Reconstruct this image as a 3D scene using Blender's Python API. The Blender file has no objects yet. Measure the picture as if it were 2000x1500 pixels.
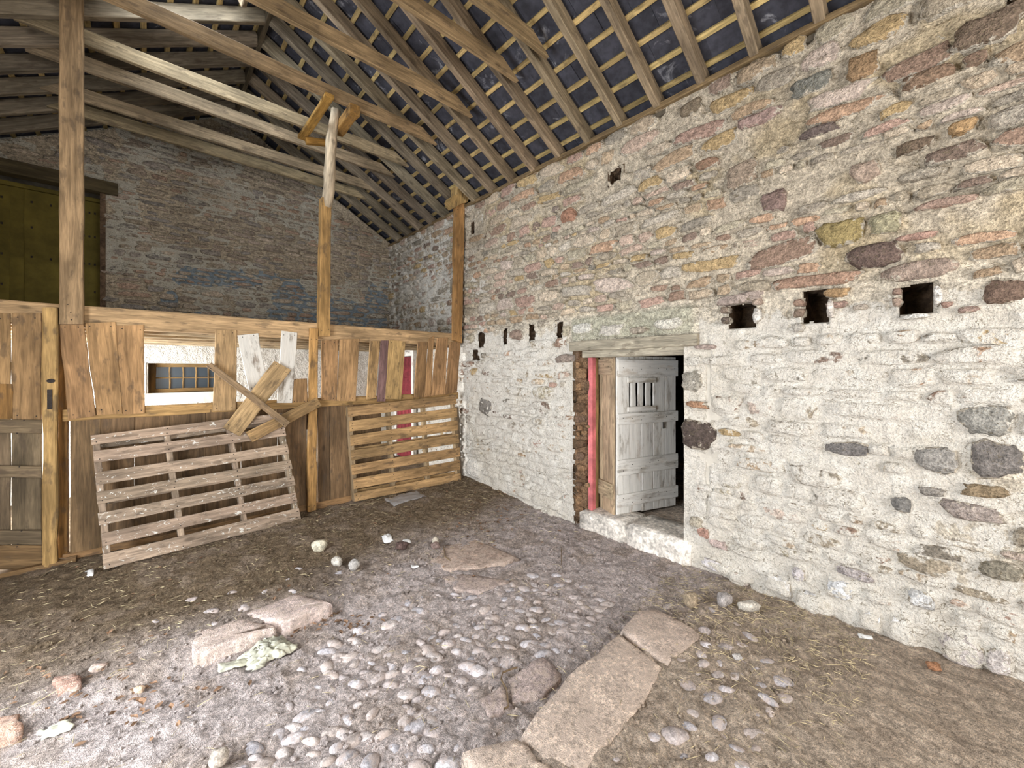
import bpy, bmesh, math, random
import numpy as np
from mathutils import Vector, Matrix

# ------------------------------------------------------------------ camera, world, lights
scn = bpy.context.scene
COL = scn.collection
F_PX, CXP, HORIZ, CAM_H = 781.0, 1000.0, 724.0, 1.6
YAW = math.atan(711.0 / 781.0)
SN, CS = math.sin(YAW), math.cos(YAW)

cam_data = bpy.data.cameras.new('camera')
cam_data.sensor_width = 36.0
cam_data.lens = F_PX / 2000.0 * 36.0
cam_data.shift_y = -(750.0 - HORIZ) / 2000.0
cam_data.clip_start = 0.05
cam = bpy.data.objects.new('camera', cam_data)
COL.objects.link(cam)
cam.location = (0, 0, CAM_H)
cam.rotation_euler = (math.pi / 2, 0, -YAW)
scn.camera = cam

world = bpy.data.worlds.new('world')
scn.world = world
world.use_nodes = True
bg = world.node_tree.nodes['Background']
bg.inputs[0].default_value = (0.86, 0.93, 1.0, 1)
bg.inputs[1].default_value = 0.5

def area(name, loc, rot, sx, sy, power, col, spread=180):
    d = bpy.data.lights.new(name, 'AREA')
    d.shape = 'RECTANGLE'; d.size = sx; d.size_y = sy; d.energy = power; d.color = col
    d.spread = math.radians(spread)
    o = bpy.data.objects.new(name, d); COL.objects.link(o)
    o.location = loc; o.rotation_euler = rot
    return o
H90 = math.pi / 2
# daylight of the cart door in the side wall, of the rooflight and of the stall's outer door; plus front fill
area('daylight_side_door', (-1.50, 2.05, 1.15), (0, -H90, 0), 2.2, 1.65, 175, (0.90, 0.95, 1.0))
area('fill_front', (1.1, -2.9, 1.9), (H90, 0, 0), 3.6, 2.8, 185, (1.0, 0.97, 0.93))  # ambient fill added behind the camera; its front opening is made up
area('daylight_rooflight', (0.25, 4.29, 5.08), (0, -math.atan(0.55), 0), 0.76, 0.60, 34, (0.80, 0.90, 1.0))
area('daylight_stall_door', (-1.42, 5.75, 1.05), (0, -H90, 0), 1.8, 1.2, 200, (0.95, 0.98, 1.0))

scn.view_settings.view_transform = 'Standard'
scn.view_settings.look = 'None'
scn.view_settings.gamma = 1.0
scn.view_settings.use_curve_mapping = False
scn.view_settings.exposure = 0.28
scn.cycles.max_bounces = 6
scn.cycles.diffuse_bounces = 3
scn.cycles.use_adaptive_sampling = True
scn.cycles.adaptive_threshold = 0.06
scn.cycles.adaptive_min_samples = 12

# ------------------------------------------------------------------ geometry of the place
XW = 3.35          # inner face of the rubble side wall
YP = 4.73          # front face of the boarded partition
YB = 7.10          # inner face of the gable
XL = -1.50         # inner face of the opposite side wall
YF = -3.0
EAVE, TAN = 3.92, 0.55
RIDGE_X = (XW + XL) / 2
COSA = 1 / math.sqrt(1 + TAN * TAN); SINA = TAN * COSA

def ray(px, py):
    u = (px - CXP) / F_PX; v = (HORIZ - py) / F_PX
    return (SN + u * CS, CS - u * SN, v)
def on_wall(px, py, X=XW):
    r = ray(px, py); d = X / r[0]
    return Vector((X, r[1] * d, CAM_H + r[2] * d))
def on_y(px, py, Y=YP):
    r = ray(px, py); d = Y / r[1]
    return Vector((r[0] * d, Y, CAM_H + r[2] * d))
def sstep(a, b, x):
    t = np.clip((x - a) / (b - a), 0, 1)
    return t * t * (3 - 2 * t)
def _hash(xi, yi, seed):
    h = (xi.astype(np.int64) * 374761393 + yi.astype(np.int64) * 668265263 + seed * 1442695041) & 0xffffffff
    h = ((h ^ (h >> 13)) * 1274126177) & 0xffffffff
    h = ((h ^ (h >> 16)) * 2246822519) & 0xffffffff
    return ((h ^ (h >> 15)) & 0xffffff) / float(0xffffff)
def vnoise(x, y, seed=0):
    x = np.asarray(x, float); y = np.asarray(y, float)
    xi = np.floor(x); yi = np.floor(y)
    fx = x - xi; fy = y - yi
    fx = fx * fx * (3 - 2 * fx); fy = fy * fy * (3 - 2 * fy)
    a = _hash(xi, yi, seed); b = _hash(xi + 1, yi, seed)
    c = _hash(xi, yi + 1, seed); d = _hash(xi + 1, yi + 1, seed)
    return (a * (1 - fx) + b * fx) * (1 - fy) + (c * (1 - fx) + d * fx) * fy
def fbm(x, y, seed=0, octv=4, gain=0.5):
    s = 0; amp = 1; tot = 0
    x = np.asarray(x, float); y = np.asarray(y, float)
    for o in range(octv):
        s = s + amp * vnoise(x * 2 ** o, y * 2 ** o, seed + 17 * o); tot += amp; amp *= gain
    return s / tot

def zfloor_base(x, y):
    x = np.asarray(x, float); y = np.asarray(y, float)
    z = -0.02 + 0.105 * sstep(2.7, 4.6, y)
    edge_n = 1.30 + 0.05 * (fbm(x * 2, y * 0 + 3, 5) - .5)
    edge_f = 2.84 + 0.05 * (fbm(x * 2, y * 0 + 9, 6) - .5)
    inp = sstep(edge_n - .03, edge_n + .05, y) * (1 - sstep(edge_f - .05, edge_f + .03, y)) * (1 - sstep(2.3, 2.9, x))
    inp2 = inp * (1 - .75 * sstep(0.95, 1.5, x) * sstep(2.0, 2.6, y))
    z = z + 0.035 * (1 - sstep(1.15, 1.3, y)) * (1 - sstep(2.5, 2.9, x)) + .03 * sstep(2.84, 2.95, y) * (1 - sstep(3.2, 3.8, y)) * (1 - sstep(.8, 1.1, x)) - 0.035 * inp2
    z = z + 0.03 * (fbm(x * 1.3, y * 1.3, 11, 3) - .5)
    return z
def zfloor(x, y):
    x = np.asarray(x, float); y = np.asarray(y, float)
    return zfloor_base(x, y) + 0.026 * (fbm(x * 9, y * 9, 21, 4, .6) - .5) + 0.026 * (fbm(x * 24, y * 24, 31, 2, .6) - .5)
def on_floor(px, py):
    r = ray(px, py); z = 0.0
    for _ in range(5):
        d = (z - CAM_H) / r[2]
        z = float(zfloor_base(r[0] * d, r[1] * d))
    return Vector((r[0] * d, r[1] * d, z))
def project(p):
    d = SN * p[0] + CS * p[1]; c = CS * p[0] - SN * p[1]
    if d < 0.05: return None
    return (CXP + F_PX * c / d, HORIZ - F_PX * (p[2] - CAM_H) / d, d)
def srgb(r, g, b):
    return tuple(((c / 255.0) / 12.92 if c / 255.0 <= 0.04045 else ((c / 255.0 + 0.055) / 1.055) ** 2.4) for c in (r, g, b))

# ------------------------------------------------------------------ materials
def new_mat(name):
    m = bpy.data.materials.new(name); m.use_nodes = True
    nt = m.node_tree; nt.nodes.clear()
    out = nt.nodes.new('ShaderNodeOutputMaterial')
    p = nt.nodes.new('ShaderNodeBsdfPrincipled')
    nt.links.new(p.outputs[0], out.inputs[0])
    p.inputs['Roughness'].default_value = 0.9
    p.inputs['Specular IOR Level'].default_value = 0.2
    return m, nt, p
class N:
    def __init__(s, nt): s.nt = nt
    def link(s, a, b): s.nt.links.new(a, b)
    def setv(s, sock, v):
        if hasattr(v, 'default_value') or hasattr(v, 'is_linked'): s.link(v, sock)
        else: sock.default_value = v
    def noise(s, vec, scale, detail=4, rough=.55, dist=0.0, out='Fac'):
        n = s.nt.nodes.new('ShaderNodeTexNoise')
        n.inputs['Scale'].default_value = scale; n.inputs['Detail'].default_value = detail
        n.inputs['Roughness'].default_value = rough; n.inputs['Distortion'].default_value = dist
        if vec is not None: s.link(vec, n.inputs['Vector'])
        return n.outputs[out]
    def vor(s, vec, scale, feature='F1', out='Distance', rnd=1.0):
        n = s.nt.nodes.new('ShaderNodeTexVoronoi'); n.feature = feature
        n.inputs['Scale'].default_value = scale; n.inputs['Randomness'].default_value = rnd
        if vec is not None: s.link(vec, n.inputs['Vector'])
        return n.outputs[out]
    def math(s, op, a, b=0.0, clamp=False):
        n = s.nt.nodes.new('ShaderNodeMath'); n.operation = op; n.use_clamp = clamp
        s.setv(n.inputs[0], a); s.setv(n.inputs[1], b); return n.outputs[0]
    def ramp(s, v, lo, hi, to0=0.0, to1=1.0):
        n = s.nt.nodes.new('ShaderNodeMapRange'); n.interpolation_type = 'SMOOTHSTEP'
        s.setv(n.inputs['Value'], v)
        n.inputs['From Min'].default_value = lo; n.inputs['From Max'].default_value = hi
        n.inputs['To Min'].default_value = to0; n.inputs['To Max'].default_value = to1
        return n.outputs[0]
    def mix(s, f, a, b, mode='MIX'):
        n = s.nt.nodes.new('ShaderNodeMix'); n.data_type = 'RGBA'; n.blend_type = mode; n.clamp_factor = True
        s.setv(n.inputs[0], f)
        for sock, v in ((n.inputs[6], a), (n.inputs[7], b)):
            if isinstance(v, tuple): sock.default_value = (v[0], v[1], v[2], 1)
            else: s.link(v, sock)
        return n.outputs[2]
    def scale(s, col, f):
        n = s.nt.nodes.new('ShaderNodeVectorMath'); n.operation = 'SCALE'
        s.link(col, n.inputs[0]); s.setv(n.inputs['Scale'], f); return n.outputs[0]
    def attr(s, name, out='Fac'):
        n = s.nt.nodes.new('ShaderNodeAttribute'); n.attribute_name = name; return n.outputs[out]
    def coord(s, out='Object'):
        return s.nt.nodes.new('ShaderNodeTexCoord').outputs[out]
    def mapping(s, vec, scale=(1, 1, 1), loc=None):
        n = s.nt.nodes.new('ShaderNodeMapping'); s.link(vec, n.inputs['Vector'])
        n.inputs['Scale'].default_value = scale
        if loc is not None: s.link(loc, n.inputs['Location'])
        return n.outputs[0]
    def bump(s, h, strength, dist, normal=None):
        n = s.nt.nodes.new('ShaderNodeBump'); n.inputs['Strength'].default_value = strength
        n.inputs['Distance'].default_value = dist; s.link(h, n.inputs['Height'])
        if normal is not None: s.link(normal, n.inputs['Normal'])
        return n.outputs[0]
    def obinfo(s, out):
        return s.nt.nodes.new('ShaderNodeObjectInfo').outputs[out]

def masonry_mat(name, mortar, white, fleck=(0.16, 0.13, 0.08), fleck_amt=0.75, stretch=(1, 1, 1)):
    m, nt, p = new_mat(name); n = N(nt)
    pos = nt.nodes.new('ShaderNodeNewGeometry').outputs['Position']
    sp = n.mapping(pos, stretch)
    n1 = n.noise(sp, 9, 3, .6); n2 = n.noise(sp, 26, 3, .65); n3 = n.noise(sp, 80, 2, .65)
    col = n.attr('Col', 'Color')
    c1 = n.scale(col, n.ramp(n2, .28, .74, .70, 1.42))
    c1 = n.scale(c1, n.ramp(n3, .28, .72, .74, 1.32))
    mcol = n.mix(n.ramp(n1, .3, .7), tuple(x * .72 for x in mortar), tuple(x * 1.0 for x in mortar))
    mcol = n.scale(mcol, n.ramp(n3, .3, .7, .62, 1.24))
    ed = n.math('ADD', n.attr('edge'), n.math('MULTIPLY', n.math('SUBTRACT', n2, .5), 2.0))
    ed = n.math('ADD', ed, n.math('MULTIPLY', n.math('SUBTRACT', n1, .5), 1.6))
    c2 = n.mix(n.ramp(ed, .52, .70), c1, mcol)
    nb = n.noise(sp, 5.5, 4, .68)
    w = n.math('ADD', n.attr('ww'), n.math('MULTIPLY', n.math('SUBTRACT', nb, .5), 2.0))
    w = n.math('ADD', w, n.math('MULTIPLY', n.math('SUBTRACT', n2, .5), .7))
    wcol = n.mix(n.ramp(n1, .35, .72), tuple(x * y for x, y in zip(white, (.86, .84, .82))), white)
    wcol = n.mix(n.ramp(n.noise(sp, 1.7, 3, .6), .48, .68, 0, .55), wcol, tuple(x * y for x, y in zip(white, (.86, .82, .76))))
    wcol = n.scale(wcol, n.ramp(n3, .3, .7, .84, 1.08))
    wcol = n.mix(n.ramp(n2, .56, .70, 0, .5), wcol, tuple(x * y for x, y in zip(white, (.66, .63, .58))))
    c3 = n.mix(n.ramp(w, .42, .60), c2, wcol)
    bl = n.math('ADD', n.attr('blue'), n.math('MULTIPLY', n.math('SUBTRACT', nb, .5), .8))
    c3 = n.mix(n.ramp(bl, .46, .56), c3, n.scale(n.mix(n.ramp(n1, .3, .7), srgb(112, 122, 130), srgb(140, 148, 152)), n.ramp(n2, .3, .7, .8, 1.15)))
    # little hair cracks and bits of dirt caught in the coat
    dsp = n.noise(sp, 7, 3, .6, out='Color')
    warp = nt.nodes.new('ShaderNodeVectorMath'); warp.operation = 'MULTIPLY_ADD'
    n.link(dsp, warp.inputs[0]); warp.inputs[1].default_value = (.28, .28, .28); n.link(sp, warp.inputs[2])
    vc = n.vor(warp.outputs[0], 9.0, 'DISTANCE_TO_EDGE')
    ck = n.ramp(vc, .006, .024, 1.0, 0.0)
    ck = n.math('MULTIPLY', ck, n.ramp(nb, .47, .60))
    fl = n.ramp(n.noise(n.mapping(pos, (1, 1, 1.7)), 42, 3, .72, 1.2), .595, .645)
    fl = n.math('MULTIPLY', fl, n.ramp(n1, .40, .54))
    dark = n.math('MAXIMUM', ck, fl)
    c4 = n.mix(n.math('MULTIPLY', dark, fleck_amt), c3, fleck)
    n.link(c4, p.inputs['Base Color'])
    h = n.math('ADD', n.math('MULTIPLY', n1, .9), n.math('ADD', n.math('MULTIPLY', n2, .6), n.math('MULTIPLY', n3, .42)))
    n.link(n.bump(h, 1.0, .032), p.inputs['Normal'])
    p.inputs['Roughness'].default_value = .95
    return m

MORTAR = srgb(196, 186, 170)
WHITE = srgb(228, 223, 214)
M_WALL = masonry_mat('rubble_masonry', MORTAR, WHITE)
M_GABLE = masonry_mat('gable_masonry', srgb(172, 160, 140), srgb(190, 184, 170), (0.05, 0.045, 0.035), .8, (1, 1, 1.5))
M_JAMB = masonry_mat('broken_reveal_stone', srgb(120, 98, 75), WHITE, (0.05, 0.04, 0.03), .9)

def wood_mat(name, specks=0.0, rough=.8, cover=None, dim=.76):
    m, nt, p = new_mat(name); n = N(nt)
    oc = n.coord('Object')
    rnd = n.obinfo('Random')
    comb = nt.nodes.new('ShaderNodeCombineXYZ')
    for i, k in enumerate((7.3, 3.1, 11.7)):
        n.link(n.math('MULTIPLY', rnd, k), comb.inputs[i])
    v = n.mapping(oc, (1, 1, .07), comb.outputs[0])
    g = n.noise(v, 38, 3, .62, .6)
    g2 = n.noise(v, 150, 2, .6)
    v2 = n.mapping(oc, (1, 1, .35), comb.outputs[0])
    st = n.noise(v2, 5, 3, .65)
    st2 = n.noise(v2, 19, 3, .6)
    col = n.obinfo('Color')
    c = n.scale(col, n.ramp(g, .28, .72, .66 * dim, 1.28 * dim))
    c = n.scale(c, n.ramp(g2, .3, .7, .86, 1.12))
    c = n.scale(c, n.ramp(st, .3, .72, .62, 1.2))
    kn = n.vor(n.mapping(oc, (1, 1, .45), comb.outputs[0]), 5.5)
    c = n.mix(n.ramp(kn, .05, .13, .65, 0.0), c, n.scale(c, .38))
    c = n.mix(n.ramp(n.math('ADD', st2, n.math('MULTIPLY', g, .25)), .68, .82, 0, .55), c, (0.07, 0.05, 0.035))
    if cover is not None:
        cv = n.math('ADD', n.noise(v2, 9, 6, .7), n.math('MULTIPLY', n.math('SUBTRACT', g, .5), .25))
        c = n.mix(n.ramp(cv, .34, .50, .15, .92), c, n.scale(n.mix(n.ramp(g, .3, .7), tuple(k * .86 for k in cover), cover), 1.0))
    if specks:
        dr = n.ramp(n.noise(n.mapping(oc, (1, 1, .6), comb.outputs[0]), 30, 3, .75, 1.2), .62, .65)
        c = n.mix(n.math('MULTIPLY', dr, specks), c, (0.68, 0.66, 0.6))
    n.link(c, p.inputs['Base Color'])
    h = n.math('ADD', n.math('MULTIPLY', g, .7), n.math('MULTIPLY', g2, .35))
    n.link(n.bump(h, .55, .006), p.inputs['Normal'])
    p.inputs['Roughness'].default_value = rough
    return m
M_WOOD = wood_mat('weathered_wood')
M_PALLET = wood_mat('splashed_pallet_wood', .8)
M_WWOOD = wood_mat('limewashed_wood', 0, .9, srgb(214, 208, 198))
M_WWOOD2 = wood_mat('pale_limewashed_wood', 0, .9, srgb(240, 237, 231), .95)

def simple(name, col, rough=.9, n_scale=30, var=.3, bump=.4, bdist=.01, metallic=0.0):
    m, nt, p = new_mat(name); n = N(nt)
    oc = n.coord('Object'); a = n.noise(oc, n_scale, 5, .6); b = n.noise(oc, n_scale * .2, 4, .6)
    rgb = nt.nodes.new('ShaderNodeRGB'); rgb.outputs[0].default_value = (*col, 1)
    c = n.scale(rgb.outputs[0], n.ramp(a, .3, .7, 1 - var, 1 + var))
    c = n.scale(c, n.ramp(b, .3, .7, 1 - var, 1 + var))
    n.link(c, p.inputs['Base Color']); n.link(n.bump(a, bump, bdist), p.inputs['Normal'])
    p.inputs['Roughness'].default_value = rough; p.inputs['Metallic'].default_value = metallic
    return m
M_NAIL_AND_SHADE = simple('rusty_iron_and_hole_shade', (.03, .022, .018), .7, 60, .3)  # iron, also the painted shade of the post's slot and knot hole
M_RED = simple('chalky_red_paint', srgb(198, 112, 114), .7, 9, .24, .2, .004)
M_REDD = simple('old_red_door_paint', srgb(128, 52, 58), .6, 9, .35, .2, .004)
M_PLY = simple('olive_plywood', srgb(98, 86, 36), .75, 6, .22, .2, .004)
M_DARKSTONE = simple('dark_socket_stone', srgb(92, 74, 58), .95, 25, .4, .8, .02)
M_PLAIN = simple('plain_limewashed_wall', srgb(205, 198, 186), .95, 12, .12, .5, .01)
M_RAG = simple('pale_rag_cloth', srgb(188, 186, 168), .95, 22, .28, .5, .004)
M_SCRAP = simple('pale_paper_scrap', srgb(225, 224, 222), .8, 25, .15, .2, .004)
M_LEAF = simple('dead_leaf', srgb(132, 104, 82), .8, 20, .5, .2, .003)
M_STRAW = simple('dry_straw', srgb(190, 174, 138), .8, 12, .4, .1, .002)
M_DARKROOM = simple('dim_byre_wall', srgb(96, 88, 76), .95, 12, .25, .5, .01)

def attr_mat(name, scale=45, rough=.93, bump=.6, bdist=.012, dust=None):
    m, nt, p = new_mat(name); n = N(nt)
    pos = nt.nodes.new('ShaderNodeNewGeometry').outputs['Position']
    a = n.noise(pos, scale, 6, .65); b = n.noise(pos, scale * .28, 4, .6); f = n.noise(pos, scale * 4, 3, .6)
    c = n.scale(n.attr('Col', 'Color'), n.ramp(a, .28, .74, .62, 1.4))
    c = n.scale(c, n.ramp(b, .3, .7, .78, 1.22))
    c = n.scale(c, n.ramp(f, .3, .7, .78, 1.22))
    if dust is not None:
        c = n.mix(n.ramp(n.noise(pos, 17, 5, .7), .44, .62, 0, .8), c, dust)
    n.link(c, p.inputs['Base Color'])
    h = n.math('ADD', n.math('MULTIPLY', a, 1.0), n.math('ADD', n.math('MULTIPLY', b, .8), n.math('MULTIPLY', f, .35)))
    n.link(n.bump(h, bump, bdist), p.inputs['Normal'])
    p.inputs['Roughness'].default_value = rough
    return m
M_EARTH = attr_mat('trodden_earth', 55, .96, 1.0, .045)
M_COBBLE = attr_mat('dusty_cobble', 40, .9, .5, .008, srgb(186, 170, 162))
M_FLAG = attr_mat('sandstone_flag', 45, .95, .9, .020, srgb(210, 190, 176))

def slate_mat():
    m, nt, p = new_mat('old_slate'); n = N(nt)
    pos = nt.nodes.new('ShaderNodeNewGeometry').outputs['Position']
    rnd = n.obinfo('Random')
    a = n.noise(pos, 14, 5, .6); b = n.noise(pos, 5.5, 6, .7, .8)
    rgb = nt.nodes.new('ShaderNodeRGB'); rgb.outputs[0].default_value = (*srgb(66, 66, 74), 1)
    c = n.scale(rgb.outputs[0], n.ramp(a, .3, .7, .75, 1.3))
    c = n.scale(c, n.math('ADD', n.math('MULTIPLY', rnd, .45), .75))
    c = n.mix(n.ramp(b, .57, .70, 0, .6), c, srgb(170, 170, 176))
    n.link(c, p.inputs['Base Color']); n.link(n.bump(a, .3, .008), p.inputs['Normal'])
    p.inputs['Roughness'].default_value = .6
    return m
M_SLATE = slate_mat()

def glass_mat(name, col, alpha=.35):
    m, nt, p = new_mat(name)
    p.inputs['Base Color'].default_value = (*col, 1)
    p.inputs['Roughness'].default_value = .3
    p.inputs['Alpha'].default_value = alpha
    p.inputs['Specular IOR Level'].default_value = .5
    return m
M_PANE = glass_mat('dusty_window_glass', srgb(44, 54, 62), .96)
M_FILM = glass_mat('clear_plastic_film', srgb(190, 186, 184), .38)

# ------------------------------------------------------------------ object helpers
def mesh_obj(name, verts, faces, mat, parent=None, smooth=False, mw=None, color=None):
    me = bpy.data.meshes.new(name)
    me.from_pydata([tuple(v) for v in verts], [], [tuple(f) for f in faces])
    if smooth: me.polygons.foreach_set('use_smooth', [True] * len(me.polygons))
    if mat is not None: me.materials.append(mat)
    me.update()
    return link_obj(name, me, parent, mw, color)
def link_obj(name, me, parent=None, mw=None, color=None):
    o = bpy.data.objects.new(name, me); COL.objects.link(o)
    if color is not None: o.color = (*color, 1)
    if parent is not None:
        o.parent = parent
        o.matrix_parent_inverse = ROOTM[parent.name].inverted() if parent.name in ROOTM else Matrix()
    if mw is not None: o.matrix_basis = mw
    ROOTM[o.name] = (mw if mw is not None else Matrix())
    return o
ROOTM = {}
def empty(name, loc=(0, 0, 0)):
    o = bpy.data.objects.new(name, None); COL.objects.link(o)
    o.location = loc; o.empty_display_size = .1
    ROOTM[o.name] = Matrix.Translation(loc)
    return o
def tag(o, label=None, cat=None, group=None, kind=None):
    if label: o['label'] = label
    if cat: o['category'] = cat
    if group: o['group'] = group
    if kind: o['kind'] = kind
    return o
def face_attr(me, name, vals):
    a = me.attributes.new(name, 'FLOAT', 'POINT'); a.data.foreach_set('value', np.asarray(vals, np.float32))
def col_attr(me, cols):
    a = me.attributes.new('Col', 'FLOAT_COLOR', 'POINT')
    c = np.ones((len(me.vertices), 4), np.float32); c[:, :3] = cols
    a.data.foreach_set('color', c.ravel())

RNG = random.Random(7)
def prism_board(quad, thick, normal, name, mat, parent, color, rnd=RNG, wob=.004, segs=4, chamf=.004):
    """quad: four 3-D corners tl,tr,br,bl of the front face; the board goes back by thick along -normal.
    Local Z runs along the long side."""
    tl, tr, br, bl = [Vector(q) for q in quad]
    a0, a1 = (tl + tr) / 2, (bl + br) / 2
    b0, b1 = (tl + bl) / 2, (tr + br) / 2
    if (a1 - a0).length >= (b1 - b0).length:
        A, B = [bl, tl], [br, tr]
    else:
        A, B = [tl, tr], [bl, br]
    nrm = Vector(normal).normalized()
    cen = (tl + tr + br + bl) / 4
    zax = ((A[1] + B[1]) / 2 - (A[0] + B[0]) / 2).normalized()
    yax = (nrm - zax * nrm.dot(zax)).normalized()
    xax = yax.cross(zax)
    M = Matrix((( xax.x, yax.x, zax.x, cen.x), (xax.y, yax.y, zax.y, cen.y), (xax.z, yax.z, zax.z, cen.z), (0, 0, 0, 1)))
    Mi = M.inverted()
    la = [Mi @ q for q in A]; lb = [Mi @ q for q in B]
    if la[0].x > lb[0].x: la, lb = lb, la
    vs, fs = [], []
    off = rnd.uniform(-wob, wob)
    for i in range(segs + 1):
        t = i / segs
        p = la[0].lerp(la[1], t); q = lb[0].lerp(lb[1], t)
        j = 0 if i in (0, segs) else 1
        xa = p.x + rnd.uniform(-wob, wob) * j; xb = q.x + rnd.uniform(-wob, wob) * j
        yy = rnd.uniform(-wob, wob) * .5 * j + p.y
        c = min(chamf, (xb - xa) * .25, thick * .25)
        za, zb = p.z, q.z
        ring = [(xa + c, yy, za), (xb - c, yy, zb), (xb, yy - c, zb), (xb, yy - thick + c, zb),
                (xb - c, yy - thick, zb), (xa + c, yy - thick, za), (xa, yy - thick + c, za), (xa, yy - c, za)]
        vs += ring
    for i in range(segs):
        for k in range(8):
            k2 = (k + 1) % 8
            fs.append((i * 8 + k, i * 8 + k2, (i + 1) * 8 + k2, (i + 1) * 8 + k))
    fs.append(tuple(range(7, -1, -1))); fs.append(tuple(segs * 8 + k for k in range(8)))
    return mesh_obj(name, vs, fs, mat, parent, mw=M, color=color)
def timber(p0, p1, w, h, name, mat, parent, color, up=(0, 0, 1), wob=.004, segs=4, chamf=.006):
    """bar from p0 to p1 (centre line), w across, h along up."""
    p0, p1 = Vector(p0), Vector(p1)
    z = (p1 - p0).normalized(); u = Vector(up); u = (u - z * u.dot(z)).normalized(); x = u.cross(z)
    quad = (p1 - x * w / 2 + u * h / 2, p1 + x * w / 2 + u * h / 2, p0 + x * w / 2 + u * h / 2, p0 - x * w / 2 + u * h / 2)
    L = (p1 - p0).length
    if L < w:
        quad = quad
    return prism_board(quad, h, u, name, mat, parent, color, wob=wob, segs=segs, chamf=chamf)
def jit(c, a=.12):
    k = 1 + RNG.uniform(-a, a)
    return tuple(max(0, x * k * (1 + RNG.uniform(-.02, .02))) for x in c)
def box_mesh(name, lo, hi, mat, parent=None, color=None):
    x0, y0, z0 = lo; x1, y1, z1 = hi
    v = [(x0, y0, z0), (x1, y0, z0), (x1, y1, z0), (x0, y1, z0), (x0, y0, z1), (x1, y0, z1), (x1, y1, z1), (x0, y1, z1)]
    f = [(0, 3, 2, 1), (4, 5, 6, 7), (0, 1, 5, 4), (1, 2, 6, 5), (2, 3, 7, 6), (3, 0, 4, 7)]
    return mesh_obj(name, v, f, mat, parent, color=color)

# ------------------------------------------------------------------ masonry
PAL = [srgb(*c) for c in ((172, 152, 128), (162, 150, 132), (182, 160, 144), (150, 126, 110), (156, 146, 132), (176, 146, 122), (140, 132, 120),
                          (188, 170, 148), (172, 144, 130), (160, 138, 114), (170, 160, 140), (182, 166, 154), (134, 116, 104), (176, 152, 114), (192, 176, 156), (178, 168, 154))]
def stone_ring(rnd, p, k):
    ph = [rnd.uniform(0, 6.28) for _ in range(4)]; am = [rnd.uniform(0, .10), rnd.uniform(0, .12), rnd.uniform(0, .09), rnd.uniform(0, .06)]
    def rf(th):
        base = (np.abs(np.cos(th)) ** p + np.abs(np.sin(th)) ** p) ** (-1 / p)
        w = 1
        for i in range(4): w = w + am[i] * np.cos((i + 2) * th + ph[i])
        return base * w
    return rf
def lay_courses(rnd, a0, a1, z0, z1, hr, wr, blocked):
    out = []; z = z0
    while z < z1:
        rh = rnd.uniform(*hr); a = a0 - rnd.uniform(0, .2)
        while a < a1:
            hh = rh * rnd.uniform(.62, 1.08)
            w = min(.46, max(.05, rh * rnd.uniform(*wr)))
            ca = a + w / 2; cz = z + rh / 2 + rnd.uniform(-.012, .012) + .05 * (float(fbm(ca * .8, z * .7, 3)) - .5)
            if not blocked(ca, cz, w / 2, hh / 2):
                out.append(dict(a=ca, z=cz, ha=w / 2 * .97, hz=hh / 2 * .97, H=rnd.gauss(.014, .008), col=rnd.choice(PAL), p=rnd.uniform(2.6, 7),
                                rot=rnd.gauss(0, .05)))
            a += w + rnd.uniform(.004, .03)
        z += rh + rnd.uniform(.0, .012)
    return out
def raster(st, aa, zz, S, E):
    da = aa[1] - aa[0]; dz = zz[1] - zz[0]
    R = max(st['ha'], st['hz']) * 1.45
    i0 = max(0, int((st['a'] - R - aa[0]) / da)); i1 = min(len(aa), int((st['a'] + R - aa[0]) / da) + 2)
    j0 = max(0, int((st['z'] - R - zz[0]) / dz)); j1 = min(len(zz), int((st['z'] + R - zz[0]) / dz) + 2)
    if i1 <= i0 or j1 <= j0: return
    A, Z = np.meshgrid(aa[i0:i1] - st['a'], zz[j0:j1] - st['z'], indexing='ij')
    c, s = math.cos(st['rot']), math.sin(st['rot'])
    u = (A * c + Z * s) / st['ha']; v = (-A * s + Z * c) / st['hz']
    r = np.sqrt(u * u + v * v); th = np.arctan2(v, u)
    rr = r / st['rf'](th)
    b = np.clip(1 - rr ** 5, 0, 1)
    S[i0:i1, j0:j1] = np.maximum(S[i0:i1, j0:j1], st['H'] * b)
    E[i0:i1, j0:j1] = np.maximum(E[i0:i1, j0:j1], b)
def stone_geo(st, frame, rnd, nseg=13):
    th = np.linspace(0, 2 * math.pi, nseg, endpoint=False) + rnd.uniform(0, .6)
    rf = st['rf'](th) * np.array([rnd.uniform(.90, 1.07) for _ in th])
    c, s = math.cos(st['rot']), math.sin(st['rot'])
    vs, ed = [], []
    for sc, hf, e in ((1.02, None, 1.0), (.97, .45, .78), (.80, .93, .30), (.42, 1.0, .0)):
        for k in range(nseg):
            u = st['ha'] * rf[k] * sc * math.cos(th[k]); v = st['hz'] * rf[k] * sc * math.sin(th[k])
            h = -.05 if hf is None else st['H'] * hf - (1 - hf) * .012 + rnd.uniform(-.0022, .0022)
            vs.append(frame(st['a'] + u * c - v * s, st['z'] + u * s + v * c, h)); ed.append(e)
    vs.append(frame(st['a'], st['z'], st['H'] + rnd.uniform(-.002, .002))); ed.append(0)
    fs = []
    for r in range(3):
        for k in range(nseg):
            k2 = (k + 1) % nseg
            fs.append((r * nseg + k, r * nseg + k2, (r + 1) * nseg + k2, (r + 1) * nseg + k))
    for k in range(nseg): fs.append((3 * nseg + k, 3 * nseg + (k + 1) % nseg, 4 * nseg))
    return vs, fs, ed
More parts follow.
